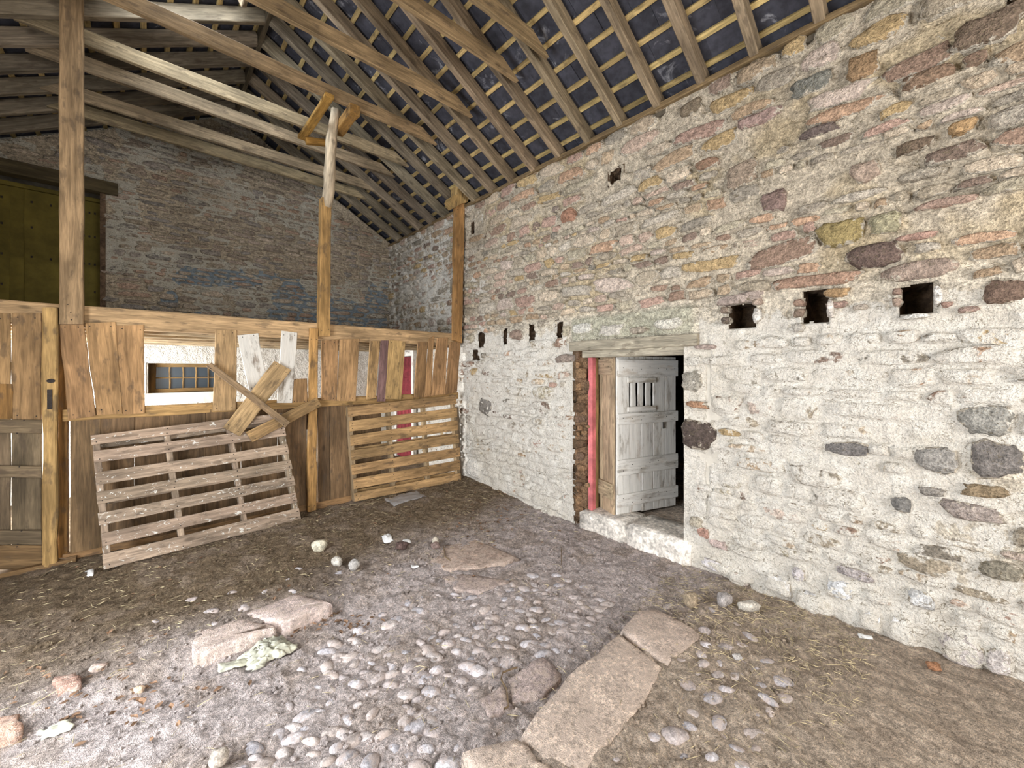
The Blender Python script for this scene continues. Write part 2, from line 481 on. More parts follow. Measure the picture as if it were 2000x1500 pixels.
def build_masonry(root, stones, frame, aa, zz, mat, hfun, wwfun, colfun, keep, mesh_name, max_parts=300, seed=1, bluefun=None, piece='stone', visible=None, part_root=None):
    """the coat of mortar (a height field over the grid) with the stones standing out of it."""
    rnd = random.Random(seed)
    for st in stones: st['rf'] = stone_ring(rnd, st['p'], 0)
    S = np.zeros((len(aa), len(zz))); E = np.zeros_like(S)
    for st in stones: raster(st, aa, zz, S, E)
    A, Z = np.meshgrid(aa, zz, indexing='ij')
    h = hfun(A, Z, S, E)
    ok = keep(A, Z)
    nz = len(zz)
    P = np.array(frame(A.ravel(), Z.ravel(), h.ravel())).T if True else None
    cells = ok[:-1, :-1] & ok[1:, :-1] & ok[:-1, 1:] & ok[1:, 1:]
    ii, jj = np.nonzero(cells)
    q = np.stack([ii * nz + jj, (ii + 1) * nz + jj, (ii + 1) * nz + jj + 1, ii * nz + jj + 1], 1)
    used = np.unique(q); remap = np.zeros(len(P), np.int64); remap[used] = np.arange(len(used))
    q = remap[q]; P = P[used]
    me = bpy.data.meshes.new(mesh_name)
    me.vertices.add(len(P)); me.vertices.foreach_set('co', P.astype(np.float32).ravel())
    me.loops.add(q.size); me.loops.foreach_set('vertex_index', q.ravel().astype(np.int32))
    me.polygons.add(len(q)); me.polygons.foreach_set('loop_start', np.arange(0, q.size, 4, dtype=np.int32))
    me.update(calc_edges=True)
    me.polygons.foreach_set('use_smooth', [True] * len(q))
    col_attr(me, colfun(A, Z).reshape(-1, 3)[used])
    face_attr(me, 'ww', wwfun(A, Z).ravel()[used]); face_attr(me, 'edge', np.zeros(len(used)))
    if bluefun is not None: face_attr(me, 'blue', bluefun(A, Z).ravel()[used])
    me.materials.append(mat)
    coat = link_obj(mesh_name, me, root)
    # the stones
    sized = []
    for st in stones:
        p = frame(st['a'], st['z'], 0.0)
        pr = project(p)
        seen = pr is not None and -60 < pr[0] < 2060 and -60 < pr[1] < 1560 and (visible is None or visible(st['a'], st['z']))
        i = int(np.clip(round((st['a'] - aa[0]) / (aa[1] - aa[0])), 0, len(aa) - 1)); j = int(np.clip(round((st['z'] - zz[0]) / (zz[1] - zz[0])), 0, nz - 1))
        proud = st['H'] - h[i, j]
        score = (st['ha'] * st['hz'] / pr[2] ** 2 if seen else 0) * (1 if proud > 0.001 else .05)
        if proud < -.02: continue
        sized.append((score, st))
    sized.sort(key=lambda t: -t[0])
    rv, rf_, re, rw, rc = [], [], [], [], []
    for n_, (sc, st) in enumerate(sized):
        vs, fs, ed = stone_geo(st, frame, rnd)
        ww = float(wwfun(np.array([st['a']]), np.array([st['z']]))[0]) - .30 if st.get('ww') is None else st['ww']
        colr = np.array(st['col']) * rnd.uniform(.85, 1.15)
        if n_ < max_parts and sc > 0:
            me = bpy.data.meshes.new(piece)
            me.from_pydata([tuple(map(float, v)) for v in vs], [], fs)
            me.polygons.foreach_set('use_smooth', [True] * len(me.polygons))
            col_attr(me, np.tile(colr, (len(vs), 1))); face_attr(me, 'edge', np.array(ed) * st.get('em', 1)); face_attr(me, 'ww', [ww] * len(vs))
            me.materials.append(mat); me.update()
            link_obj(piece, me, part_root or root)
        else:
            b = len(rv); rv += [tuple(map(float, v)) for v in vs]; rf_ += [tuple(i + b for i in f) for f in fs]
            re += list(np.array(ed) * st.get('em', 1)); rw += [ww] * len(vs); rc += [colr] * len(vs)
    if rv:
        me = bpy.data.meshes.new('small_stones'); me.from_pydata(rv, [], rf_)
        me.polygons.foreach_set('use_smooth', [True] * len(me.polygons))
        col_attr(me, np.array(rc)); face_attr(me, 'edge', re); face_attr(me, 'ww', rw); me.materials.append(mat); me.update()
        o = link_obj('small_stones', me, part_root or root); o['kind'] = 'stuff'
    return coat

# --- rubble side wall --------------------------------------------------
DOOR = (1.53, 2.66, -.3, 1.80)          # opening in the wall: y0, y1, z0, z1
def wrect(x0, y0, x1, y1):
    a = on_wall(x0, (y0 + y1) / 2); b = on_wall(x1, (y0 + y1) / 2); m = (x0 + x1) / 2
    return (b.y, a.y, on_wall(m, y1).z, on_wall(m, y0).z)
HOLES = [wrect(1424, 592, 1470, 638), wrect(1570, 568, 1615, 627), wrect(1760, 555, 1821, 611),
         wrect(930, 651, 943, 676), wrect(979, 642, 988, 671), wrect(1029, 634, 1039, 663), wrect(1084, 629, 1094, 659),
         wrect(1188, 330, 1209, 352), wrect(916, 433, 924, 455), wrect(919, 684, 931, 702), wrect(1972, -10, 2010, 32)]
def rag_rect(r, a, z):
    n1_ = .034 * (fbm(a * 16, z * 16, 33, 3) - .5); n2_ = .034 * (fbm(a * 16 + 7, z * 16 + 5, 43, 3) - .5)
    return in_rect(r, a + n1_, z + n2_)
def in_rect(r, a, z, m=0): return (a > r[0] - m) & (a < r[1] + m) & (z > r[2] - m) & (z < r[3] + m)
# stones one can point at: px centre, px size, colour, stands out
def C(*c): return srgb(*c)
KEY = [(1643, 453, 96, 46, C(146, 124, 56), .030), (1707, 498, 104, 50, C(98, 74, 62), .034), (1592, 548, 168, 26, C(150, 112, 84), .030),
       (1795, 528, 158, 36, C(166, 140, 120), .032), (1447, 583, 98, 20, C(168, 146, 132), .026), (1962, 570, 90, 48, C(112, 84, 64), .030),
       (1364, 850, 62, 62, C(82, 64, 54), .030), (1360, 790, 40, 14, C(160, 112, 70), .028), (1945, 898, 108, 72, C(112, 104, 98), .036),
       (1832, 898, 84, 54, C(140, 134, 126), .034), (1925, 820, 110, 62, C(150, 146, 136), .024), (1655, 877, 90, 26, C(110, 104, 100), .022),
       (1635, 572, 54, 18, C(160, 122, 66), .028), (1636, 595, 48, 12, C(150, 116, 98), .026), (1111, 421, 28, 30, C(156, 104, 70), .028),
       (1932, 55, 140, 62, C(122, 98, 74), .036), (1685, 128, 70, 48, C(150, 114, 66), .030), (1585, 165, 82, 36, C(122, 120, 108), .028),
       (1880, 247, 60, 22, C(166, 126, 66), .030), (1812, 150, 110, 30, C(146, 112, 80), .028), (1785, 285, 72, 22, C(104, 82, 58), .026),
       (1905, 115, 50, 24, C(138, 106, 80), .026), (1512, 392, 52, 42, C(134, 104, 92), .030), (1690, 335, 58, 40, C(174, 146, 122), .028),
       (1730, 435, 68, 44, C(158, 148, 108), .030), (1448, 340, 60, 50, C(142, 120, 96), .028), (1850, 395, 130, 18, C(150, 118, 98), .026),
       (1790, 462, 84, 14, C(156, 116, 96), .026), (1350, 210, 46, 26, C(118, 100, 74), .026), (1380, 320, 44, 22, C(146, 106, 74), .026),
       (1485, 230, 84, 24, C(150, 118, 106), .026), (1600, 255, 80, 18, C(112, 92, 84), .026), (1800, 340, 90, 20, C(166, 152, 130), .026),
       (1085, 408, 14, 10, C(140, 120, 104), .02), (1107, 700, 44, 16, C(142, 122, 106), .024), (948, 795, 24, 32, C(130, 122, 112), .024),
       (1900, 1000, 130, 34, C(150, 134, 124), .028), (1925, 960, 96, 26, C(140, 116, 78), .026), (1760, 985, 40, 30, C(124, 120, 114), .024),
       (1820, 960, 54, 20, C(130, 122, 112), .024), (1955, 1115, 90, 34, C(142, 132, 110), .028), (1670, 1120, 70, 20, C(178, 166, 164), .026),
       (1375, 1040, 24, 20, C(176, 126, 104), .024), (1402, 1062, 34, 18, C(186, 160, 150), .024), (1360, 1020, 26, 22, C(190, 176, 150), .03),
       (1590, 1180, 74, 44, C(208, 204, 202), .046), (1520, 1140, 48, 34, C(212, 206, 200), .04), (1445, 1130, 44, 24, C(196, 178, 166), .04),
       (1640, 1150, 54, 36, C(206, 206, 208), .036), (1700, 1210, 44, 36, C(208, 206, 206), .04), (1760, 1230, 56, 50, C(210, 206, 202), .036),
       (1880, 1270, 90, 60, C(190, 178, 172), .04), (1800, 1170, 56, 34, C(212, 210, 208), .036), (1950, 1290, 60, 50, C(196, 184, 178), .04),
       (1560, 1120, 26, 26, C(196, 186, 186), .036), (1100, 1030, 50, 22, C(176, 164, 154), .036), (925, 915, 30, 34, C(202, 194, 182), .030),
       (1398, 1105, 58, 20, C(196, 188, 188), .036), (960, 960, 34, 14, C(190, 182, 172), .03),
       (1140, 642, 40, 22, C(206, 200, 186), .046), (1196, 646, 50, 24, C(198, 188, 172), .048), (1248, 645, 34, 14, C(160, 144, 122), .044), (1308, 632, 56, 24, C(210, 202, 184), .048),
       (1378, 678, 40, 12, C(166, 142, 128), .034), (1352, 744, 40, 40, C(150, 142, 126), .026), (1356, 705, 30, 20, C(196, 188, 174), .024),
       (1417, 606, 16, 14, C(120, 98, 80), .045), (1419, 626, 18, 14, C(104, 86, 72), .045), (1561, 592, 20, 16, C(146, 112, 88), .045), (1562, 612, 22, 18, C(120, 96, 76), .045),
       (1752, 570, 18, 14, C(130, 100, 82), .045), (1752, 590, 20, 18, C(150, 124, 104), .045), (1480, 590, 22, 14, C(176, 148, 126), .03), (1850, 595, 26, 12, C(150, 112, 92), .03),
       (1890, 605, 44, 14, C(150, 120, 104), .026), (1680, 600, 30, 10, C(166, 150, 132), .024), (1560, 640, 26, 18, C(190, 180, 166), .03),
       (1832, 578, 20, 40, C(206, 198, 188), .04), (1480, 617, 18, 30, C(204, 196, 186), .04), (1623, 604, 16, 36, C(200, 188, 176), .04), (1790, 618, 60, 10, C(206, 200, 190), .04)]
RS = random.Random(42)
key_st = []
for (cx, cy, w, hh, col, Hh) in KEY:
    r = wrect(cx - w / 2, cy - hh / 2, cx + w / 2, cy + hh / 2)
    key_st.append(dict(a=(r[0] + r[1]) / 2, z=(r[2] + r[3]) / 2, ha=(r[1] - r[0]) / 2, hz=(r[3] - r[2]) / 2, H=Hh, col=tuple(.74 * c_ + .26 * (sum(col) / 3 * 1.15) + .02 for c_ in col), p=RS.uniform(3.2, 6),
                       rot=RS.uniform(-.05, .05), ww=(-1.0 if cy < 1080 else .1), em=.75))
def blocked_w(a, z, ha, hz):
    if DOOR[0] - ha - .02 < a < DOOR[1] + ha + .02 and z < DOOR[3] + .13 + hz: return True
    if 1.40 < a < 2.78 and 1.78 < z < 2.16: return True
    for r in HOLES:
        if r[0] - ha - .01 < a < r[1] + ha + .01 and r[2] - hz - .005 < z < r[3] + hz + .005: return True
    for k in key_st:
        if abs(a - k['a']) < (ha + k['ha']) * .93 and abs(z - k['z']) < (hz + k['hz']) * .93: return True
    return False
w_st = lay_courses(RS, -1.0, 4.9, -.06, 3.9, (.05, .155), (1.0, 3.4), blocked_w)
w_st += lay_courses(RS, 4.9, YB, -.06, 3.9, (.06, .15), (1.2, 3.2), lambda a, z, ha, hz: 5.95 < a < 6.8 and z < 2.0)
def ww_wall(A, Z):
    top = 2.05 + .22 * (fbm(A * 1.1, Z * 0 + 2.2, 51) - .5)
    w = 1 - sstep(top - .16, top + .14, Z)
    w = w * (.93 + .50 * (fbm(A * 1.7, Z * 1.7, 61, 4) - .5))
    lower_r = sstep(.35, -.25, A) * (1 - sstep(1.15, 1.45, Z)) * sstep(.25, .5, Z)      # bared rubble at the near end
    w = w - .42 * lower_r
    w = w + .40 * sstep(4.5, 5.2, A) * sstep(1.9, 2.2, Z) + .36 * sstep(3.0, 4.4, A) * sstep(1.9, 2.2, Z) * (1 - .5 * sstep(3.0, 3.6, Z))
    w = np.where(in_rect((1.40, 2.80, 1.90, 2.20), A, Z), w - .7, w)
    w = np.where((A > 4.78) & (Z < 2.05), .95, w)
    return np.clip(w, 0, 1)
def h_wall(A, Z, S, E):
    ww = ww_wall(A, Z)
    big = .035 * (fbm(A * .9, Z * .9, 71, 3) - .5)
    rough = .020 * (fbm(A * 7, Z * 9, 81, 4, .6) - .5) + .008 * (fbm(A * 30, Z * 34, 91, 2) - .5)
    h = big * 0 + rough + S * (.25 + .55 * ww) + .006 * ww - .004 - .014 * (1 - np.clip(E * 2, 0, 1)) * (1 - .3 * ww)
    joint = 1 - np.clip(E * 2.2, 0, 1)
    h = h - .034 * joint * sstep(.50, .62, fbm(A * 2.6, Z * 4.5, 141, 4, .6)) * (1 - .45 * ww)
    # rough foot of the wall
    h = h + .03 * (1 - sstep(.0, .35, Z)) * fbm(A * 4, Z * 6, 95, 3)
    patch = sstep(1.40, 1.48, A) * (1 - sstep(2.70, 2.78, A)) * sstep(1.9, 1.93, Z) * (1 - sstep(2.12, 2.17, Z))
    h = h + .028 * patch
    # long settlement crack beside the doorway
    cr = 1.335 + .05 * (fbm(Z * 3.5, Z * 0, 97, 4, .65) - .5)
    h = h - .06 * np.exp(-((A - cr) / .011) ** 2) * sstep(.3, .5, Z) * (1 - sstep(1.75, 1.95, Z))
    for r in HOLES + [DOOR]:
        m = in_rect(r, A, Z, .025)
        h = np.where(m, h * .35 + .001, h)
    for r in HOLES:
        rr_ = (r[0] - .016, r[1] + .016, r[2] - .016, r[3] + .016)
        h = np.where(rag_rect(rr_, A, Z), -.045, h)
    return h
def col_wall(A, Z):
    c = np.zeros(A.shape + (3,)); c[:] = MORTAR
    t = sstep(2.0, 2.4, Z)[..., None]
    warm = fbm(A * 1.3, Z * 1.6, 101, 4)[..., None]
    c = c * (1 - .20 * t * np.array([.85, 1.0, 1.2])) * (.86 + .28 * warm) * np.array([1, 1, 1])
    ochre = sstep(.55, .7, fbm(A * 2.2, Z * 2.6, 111, 4))[..., None]
    c = c * (1 - ochre * t * np.array([.05, .10, .22]))
    patch = (sstep(1.40, 1.48, A) * (1 - sstep(2.70, 2.78, A)) * sstep(1.9, 1.93, Z) * (1 - sstep(2.12, 2.19, Z)))[..., None]
    c = c * (1 - patch) + patch * np.array(srgb(170, 166, 148))
    return c
def keep_wall(A, Z):
    k = np.ones(A.shape, bool)
    for r in HOLES: k &= ~rag_rect(r, A, Z)
    k &= ~in_rect(DOOR, A, Z)
    k &= Z <= EAVE + .005 + .012 * (fbm(A * 6, A * 0, 121, 3) - .5)
    return k
wall_right = empty('wall_right', (XW, 2.0, 0)); tag(wall_right, kind='structure')
frame_w = lambda a, z, h: (XW - h, a, z)
build_masonry(wall_right, key_st + w_st, frame_w, np.arange(-1.05, YB + .05, .0118), np.arange(-.16, EAVE + .03, .0118), M_WALL,
              h_wall, ww_wall, col_wall, keep_wall, 'mortar_coat', 300, 5, visible=lambda a, z: a < 4.7 or z > 2.15)

def socket(r, depth):
    a0, a1, z0, z1 = r
    x0, x1 = XW + .036, XW + depth
    nn = 4; vs, fs = [], []
    rnd = random.Random(int(a0 * 1000) & 999)
    def grid(f):
        b = len(vs)
        for i in range(nn + 1):
            for j in range(nn + 1):
                p = f(i / nn, j / nn); e = 0 if i in (0,) else .012
                vs.append((p[0] + (rnd.uniform(-e, e) if 0 < i else 0), p[1] + rnd.uniform(-e, e), p[2] + rnd.uniform(-e, e)))
        for i in range(nn):
            for j in range(nn):
                fs.append((b + i * (nn + 1) + j, b + (i + 1) * (nn + 1) + j, b + (i + 1) * (nn + 1) + j + 1, b + i * (nn + 1) + j + 1))
    o = .03
    grid(lambda s, t: (x0 + (x1 - x0) * s, a1 + o * (1 - s), z0 - o + (z1 - z0 + 2 * o) * t))
    grid(lambda s, t: (x0 + (x1 - x0) * s, a0 - o * (1 - s), z0 - o + (z1 - z0 + 2 * o) * t))
    grid(lambda s, t: (x0 + (x1 - x0) * s, a0 - o + (a1 - a0 + 2 * o) * t, z1 + o * (1 - s)))
    grid(lambda s, t: (x0 + (x1 - x0) * s, a0 - o + (a1 - a0 + 2 * o) * t, z0 - o * (1 - s)))
    grid(lambda s, t: (x1, a0 - .02 + (a1 - a0 + .04) * s, z0 - .02 + (z1 - z0 + .04) * t))
    mesh_obj('joist_socket', vs, fs, M_DARKSTONE, wall_right)
for i, r in enumerate(HOLES): socket(r, .30 if i < 7 else .16)
# outer skin of the wall, so that no daylight leaks in
box_mesh('wall_core', (XW + .55, -3.2, -.3), (XW + .62, DOOR[0] - .05, EAVE + .1), M_DARKROOM, wall_right)
box_mesh('wall_core', (XW + .55, DOOR[1] + .05, -.3), (XW + .62, YB + .5, EAVE + .1), M_DARKROOM, wall_right)
box_mesh('wall_core', (XW + .55, DOOR[0] - .05, DOOR[3] + .05), (XW + .62, DOOR[1] + .05, EAVE + .1), M_DARKROOM, wall_right)
box_mesh('wall_top', (XW + .02, -3.2, EAVE - .05), (XW + .62, YB + .5, EAVE - .01), M_DARKROOM, wall_right)
box_mesh('near_end', (XW + .0, -3.2, -.3), (XW + .5, -1.0, EAVE), M_PLAIN, wall_right)

# doorway reveals (ragged broken stone on the far side)
rv0, rv1 = Vector((XW - .015, 2.675)), Vector((XW + .10, 2.575))
axis = (rv1 - rv0); LREV = .75
def frame_rev(a, z, h):
    # first runs skew across the broken edge, then straight through the wall
    a = np.asarray(a, float); t = np.clip(a / .16, 0, 1)
    x = np.where(a < .16, rv0.x + axis.x * t, rv1.x + (a - .16)); y = np.where(a < .16, rv0.y + axis.y * t, rv1.y + 0 * a)
    return (x - h * .5, y - h, z + 0 * h)
rev_st = lay_courses(random.Random(9), 0, .3, .0, 1.8, (.06, .13), (1.0, 2.0), lambda *k: False)
for s in rev_st: s['H'] = RS.uniform(.0, .05); s['col'] = RS.choice([srgb(124, 98, 74), srgb(100, 80, 62), srgb(140, 112, 84), srgb(112, 92, 76)]); s['ww'] = -1
build_masonry(wall_right, rev_st, frame_rev, np.arange(0, LREV, .02), np.arange(-.1, 1.9, .02), M_JAMB,
              lambda A, Z, S, E: .05 * (fbm(A * 14, Z * 9, 7, 4) - .5) * (A > .005) + S * .5, lambda A, Z: 0 * A, lambda A, Z: np.tile(np.array(srgb(120, 96, 74)), A.shape + (1,)),
              lambda A, Z: A > -1, 'broken_reveal', 60, 3)
box_mesh('near_reveal', (XW + .03, DOOR[0] - .3, -.2), (XW + .6, DOOR[0] + .0, DOOR[3] + .1), M_PLAIN, wall_right)
box_mesh('reveal_soffit', (XW + .05, DOOR[0] - .1, DOOR[3] - .02), (XW + .6, DOOR[1] + .1, DOOR[3] + .06), M_DARKSTONE, wall_right)

# --- gable -------------------------------------------------------------
wall_back = empty('wall_back', (1.0, YB, 0)); tag(wall_back, kind='structure')
def roof_z(x): return EAVE + TAN * (np.minimum(XW - x, x - XL))
LD = (-1.75, -.44, 2.05, 3.80)
WIN = (0.0, 0.86, 1.30, 1.70)
GPAL = [srgb(*c) for c in ((150, 136, 118), (160, 146, 128), (138, 124, 110), (154, 138, 124), (168, 152, 134), (136, 128, 120), (160, 136, 118), (146, 136, 126))]
def blocked_g(a, z, ha, hz):
    return (LD[0] - ha < a < LD[1] + ha and LD[2] - hz < z < LD[3] + .17 + hz) or z > float(roof_z(a)) - .02 or z < 2.0
g_st = lay_courses(random.Random(77), -1.5, XW, 2.0, 5.3, (.04, .10), (1.2, 4.6), blocked_g)
for s in g_st: s['col'] = RS.choice(GPAL); s['H'] = RS.gauss(.016, .007)
def h_gab(A, Z, S, E):
    lo = 1 - sstep(1.98, 2.05, Z)
    return .024 * (fbm(A * 6, Z * 9, 181, 4, .6) - .5) + S * .45 * (1 - lo) - .016 * (1 - np.clip(E * 2, 0, 1)) * (1 - lo) * (1 - .7 * plas(A, Z))
def plas(A, Z):   # where plaster and paint survive low down
    n = fbm(A * 1.5, Z * 2.0, 191, 4)
    p = sstep(.46, .60, n + .22 * (1 - sstep(2.2, 3.1, Z)) - .04)
    return np.maximum(p, blot(A, Z, ((510, 575, 130, 55), (600, 585, 60, 60), (330, 520, 90, 40), (250, 420, 40, 90))))
def blot(A, Z, lst, amp=1.1):
    out = 0 * A; nz_ = fbm(A * 3.2, Z * 3.6, 221, 4)
    for (px, py, wx, wz) in lst:
        c = on_y(px, py, YB); ra = abs(on_y(px + wx, py, YB).x - c.x); rz = abs(on_y(px, py + wz, YB).z - c.z)
        d = np.sqrt(((A - c.x) / ra) ** 2 + ((Z - c.z) / rz) ** 2) + amp * (nz_ - .5) * 2
        out = np.maximum(out, 1 - sstep(.8, 1.0, d))
    return out
def ww_gab(A, Z):
    return np.where(Z < 2.02, 1.0, np.clip(.62 * plas(A, Z) + .10, 0, 1)) * 1.0
def col_gab(A, Z):
    c = np.zeros(A.shape + (3,)); c[:] = srgb(160, 146, 126)
    v = fbm(A * 1.2, Z * 1.5, 201, 4)[..., None]; c = c * (.72 + .56 * v)
    return c
def keep_gab(A, Z):
    return (Z <= roof_z(A) + .1) & ~in_rect(LD, A, Z) & ~in_rect(WIN, A, Z)
frame_g = lambda a, z, h: (a, YB - h, z)
def blue_gab(A, Z):   # old blue wash, in patches low on the wall
    return blot(A, Z, ((445, 547, 75, 18), (562, 585, 44, 60), (330, 588, 26, 20), (690, 615, 50, 26), (735, 600, 26, 60), (400, 622, 190, 10), (610, 610, 50, 30), (540, 540, 60, 10)), .8)
build_masonry(wall_back, g_st, frame_g, np.arange(XL - .1, XW + .06, .016), np.arange(1.98, 5.45, .016), M_GABLE, h_gab, ww_gab, col_gab, keep_gab,
              'gable_mortar', 300, 8, bluefun=blue_gab, visible=lambda a, z: z > 2.15)
# lower part of the gable: the limewashed wall of the stall under the loft
build_masonry(wall_back, [], frame_g, np.arange(XL - .1, XW + .06, .022), np.arange(-.1, 2.0, .022), M_WALL,
              lambda A, Z, S, E: .03 * (fbm(A * 4, Z * 5, 281, 5, .6) - .5), lambda A, Z: 0 * A + .93,
              lambda A, Z: np.tile(np.array(MORTAR), A.shape + (1,)), lambda A, Z: ~in_rect(WIN, A, Z), 'limewashed_coat', 0, 9)
box_mesh('gable_core', (XL - .5, YB + .45, -.3), (XW + .6, YB + .5, 5.6), M_DARKROOM, wall_back)
# loft door: boarded opening
box_mesh('loft_reveal', (LD[1], YB - .005, LD[2]), (LD[1] + .05, YB + .45, LD[3]), M_DARKSTONE, wall_back)
timber((LD[0], YB + .02, LD[3] + .075), (LD[1] + .16, YB + .02, LD[3] + .075), .16, .15, 'loft_lintel', M_WOOD, wall_back, srgb(92, 80, 56))
door_2 = empty('door_2', (-1.0, YB + .26, 2.1)); tag(door_2, 'olive plywood sheets boarding up the loft door in the gable', 'door', kind='structure')
for i, (x0, x1) in enumerate(((-1.75, -1.185), (-1.08, -.66), (-.655, -.44))):
    yy = YB + .25 + (.0 if i else .01)
    prism_board([(x0, yy, 3.74), (x1, yy, 3.74), (x1, yy, 2.08), (x0, yy, 2.08)], .02, (0, -1, 0), 'plywood_sheet', M_PLY, door_2, (1, 1, 1))
    for zz_ in (2.35, 2.6, 2.95, 3.3, 3.6):
        for xx in np.linspace(x0 + .06, x1 - .06, 3):
            if RNG.random() < .75:
                box_mesh('bolt', (xx - .008, yy - .012, zz_ - .012), (xx + .008, yy - .001, zz_ + .012), M_NAIL_AND_SHADE, door_2)
prism_board([(-1.19, YB + .265, 3.78), (-1.07, YB + .265, 3.78), (-1.07, YB + .265, 2.08), (-1.19, YB + .265, 2.08)], .03, (0, -1, 0), 'cover_batten', M_PLY, door_2, (1, 1, 1))
timber((LD[0], YB + .25, 3.77), (LD[1], YB + .25, 3.77), .05, .05, 'head_rail', M_PLY, door_2, (1, 1, 1))
# stall window in the gable
window_1 = empty('window_1', (.43, YB + .16, 1.3)); tag(window_1, 'low wooden window with ten small dusty panes', 'window', kind='structure')
WC = srgb(150, 120, 78)
wy = YB + .15
for z in (WIN[2] + .03, WIN[3] - .025):
    timber((WIN[0], wy, z), (WIN[1], wy, z), .05, .05, 'window_rail', M_WOOD, window_1, WC)
for x in (WIN[0] + .04, WIN[1] - .04):
    timber((x, wy, WIN[2]), (x, wy, WIN[3]), .08 if x < .3 else .06, .05, 'window_stile', M_WOOD, window_1, srgb(112, 86, 50), up=(0, 1, 0))
pxs = np.linspace(WIN[0] + .08, WIN[1] - .07, 6); pzs = np.linspace(WIN[2] + .055, WIN[3] - .05, 3)
for x in pxs[1:-1]: timber((x, wy, pzs[0]), (x, wy, pzs[-1]), .018, .03, 'muntin', M_WOOD, window_1, WC, up=(0, 1, 0))
timber((pxs[0], wy, pzs[1]), (pxs[-1], wy, pzs[1]), .03, .018, 'muntin', M_WOOD, window_1, WC)
for i in range(5):
    for j in range(2):
        box_mesh('pane', (pxs[i], wy + .004, pzs[j]), (pxs[i + 1], wy + .009, pzs[j + 1]), M_PANE, window_1)
box_mesh('window_reveal', (WIN[0] - .06, YB - .004, WIN[2] - .14), (WIN[1] + .05, YB + .2, WIN[2]), M_PLAIN, window_1)
box_mesh('window_reveal', (WIN[0] - .06, YB + .01, WIN[2] - .1), (WIN[0], YB + .2, WIN[3] + .05), M_PLAIN, window_1)
box_mesh('window_reveal', (WIN[0] - .06, YB + .01, WIN[3]), (WIN[1] + .05, YB + .2, WIN[3] + .06), M_PLAIN, window_1)
box_mesh('window_reveal', (WIN[1], YB + .01, WIN[2] - .1), (WIN[1] + .05, YB + .2, WIN[3] + .05), M_PLAIN, window_1)
box_mesh('outer_boarding', (WIN[0] - .1, YB + .2, WIN[2] - .1), (WIN[1] + .1, YB + .22, WIN[3] + .1), M_DARKROOM, window_1)

# opposite side wall and front wall (behind the camera), with daylight openings; the front one is added for fill light
wall_left = empty('wall_left', (XL, 2, 0)); tag(wall_left, kind='structure')
for lo, hi in (((XL - .5, -3.2, -.3), (XL, 1.2, EAVE)), ((XL - .5, 2.92, -.3), (XL, 5.1, EAVE)), ((XL - .5, 6.4, -.3), (XL, YB + .5, EAVE)),
               ((XL - .5, 1.2, 2.3), (XL, 2.92, EAVE)), ((XL - .5, 5.1, 1.98), (XL, 6.4, EAVE))):
    box_mesh('wall_block', lo, hi, M_PLAIN, wall_left)
wall_front = empty('wall_front', (1, YF, 0)); tag(wall_front, kind='structure')
for lo, hi in (((XL - .5, YF - .4, -.3), (-.75, YF, 5.4)), ((2.95, YF - .4, -.3), (XW + .6, YF, 5.4)), ((-.75, YF - .4, 3.35), (2.95, YF, 5.4))):
    box_mesh('wall_block', lo, hi, M_PLAIN, wall_front)

# ------------------------------------------------------------------ roof
ceiling = empty('ceiling', (RIDGE_X, 2, EAVE)); tag(ceiling, kind='structure')
RC = srgb(160, 140, 114); RG = srgb(150, 136, 116)
ROOFL = (YF - .3, YB + .15)
rafts = [1.01 + .385 * k - .035 for k in range(-11, 16)]      # centre lines along the barn
RH, RWD = .135, .066
def slope_pt(s, y, off, right=True):
    """s: distance from the eaves edge up the slope, off: height above the rafters' underside."""
    x = XW - s * COSA + off * SINA if right else XL + s * COSA - off * SINA
    return Vector((x, y, EAVE + s * SINA + off * COSA))
SLEN = (XW - RIDGE_X) / COSA
SKY_Y, SKY_S = (3.95, 4.62), (1.62, 2.50)     # the rooflight on the far slope
for right in (True, False):
    up = Vector((SINA, 0, COSA)) if right else Vector((-SINA, 0, COSA))
    for y in rafts:
        yy = y + RNG.uniform(-.012, .012)
        if not right: yy = y + .03
        p0 = slope_pt(-.12, yy, RH / 2, right); p1 = slope_pt(SLEN + .02, yy, RH / 2, right)
        far = sstep(3.6, 5.4, y)
        col = tuple(a * (1 - far) + b * far for a, b in zip(RC, RG))
        if not right and SKY_Y[0] + .05 < yy < SKY_Y[1] - .05:
            timber(p0, slope_pt(SKY_S[0], yy, RH / 2, right), RWD, RH, 'rafter', M_WOOD, ceiling, jit(col), up=up, wob=.006)
            timber(slope_pt(SKY_S[1], yy, RH / 2, right), p1, RWD, RH, 'rafter', M_WOOD, ceiling, jit(col), up=up, wob=.006)
            continue
        timber(p0, p1, RWD, RH, 'rafter', M_WOOD, ceiling, jit(col, .18), up=up, wob=.006)
BAT = srgb(206, 178, 122)
nb_ = int(SLEN / .21) + 1
for right in (True, False):
    up = Vector((SINA, 0, COSA)) if right else Vector((-SINA, 0, COSA))
    for k in range(nb_):
        s = .075 + .21 * k
        spans = [ROOFL]
        if not right and SKY_S[0] < s < SKY_S[1]: spans = [(ROOFL[0], SKY_Y[0]), (SKY_Y[1], ROOFL[1])]
        for (ya, yb) in spans:
            timber(slope_pt(s, ya, RH + .013, right), slope_pt(s, yb, RH + .013, right), .042, .026, 'batten', M_WOOD, ceiling, jit(BAT), up=up, wob=.002, segs=8, chamf=.002)
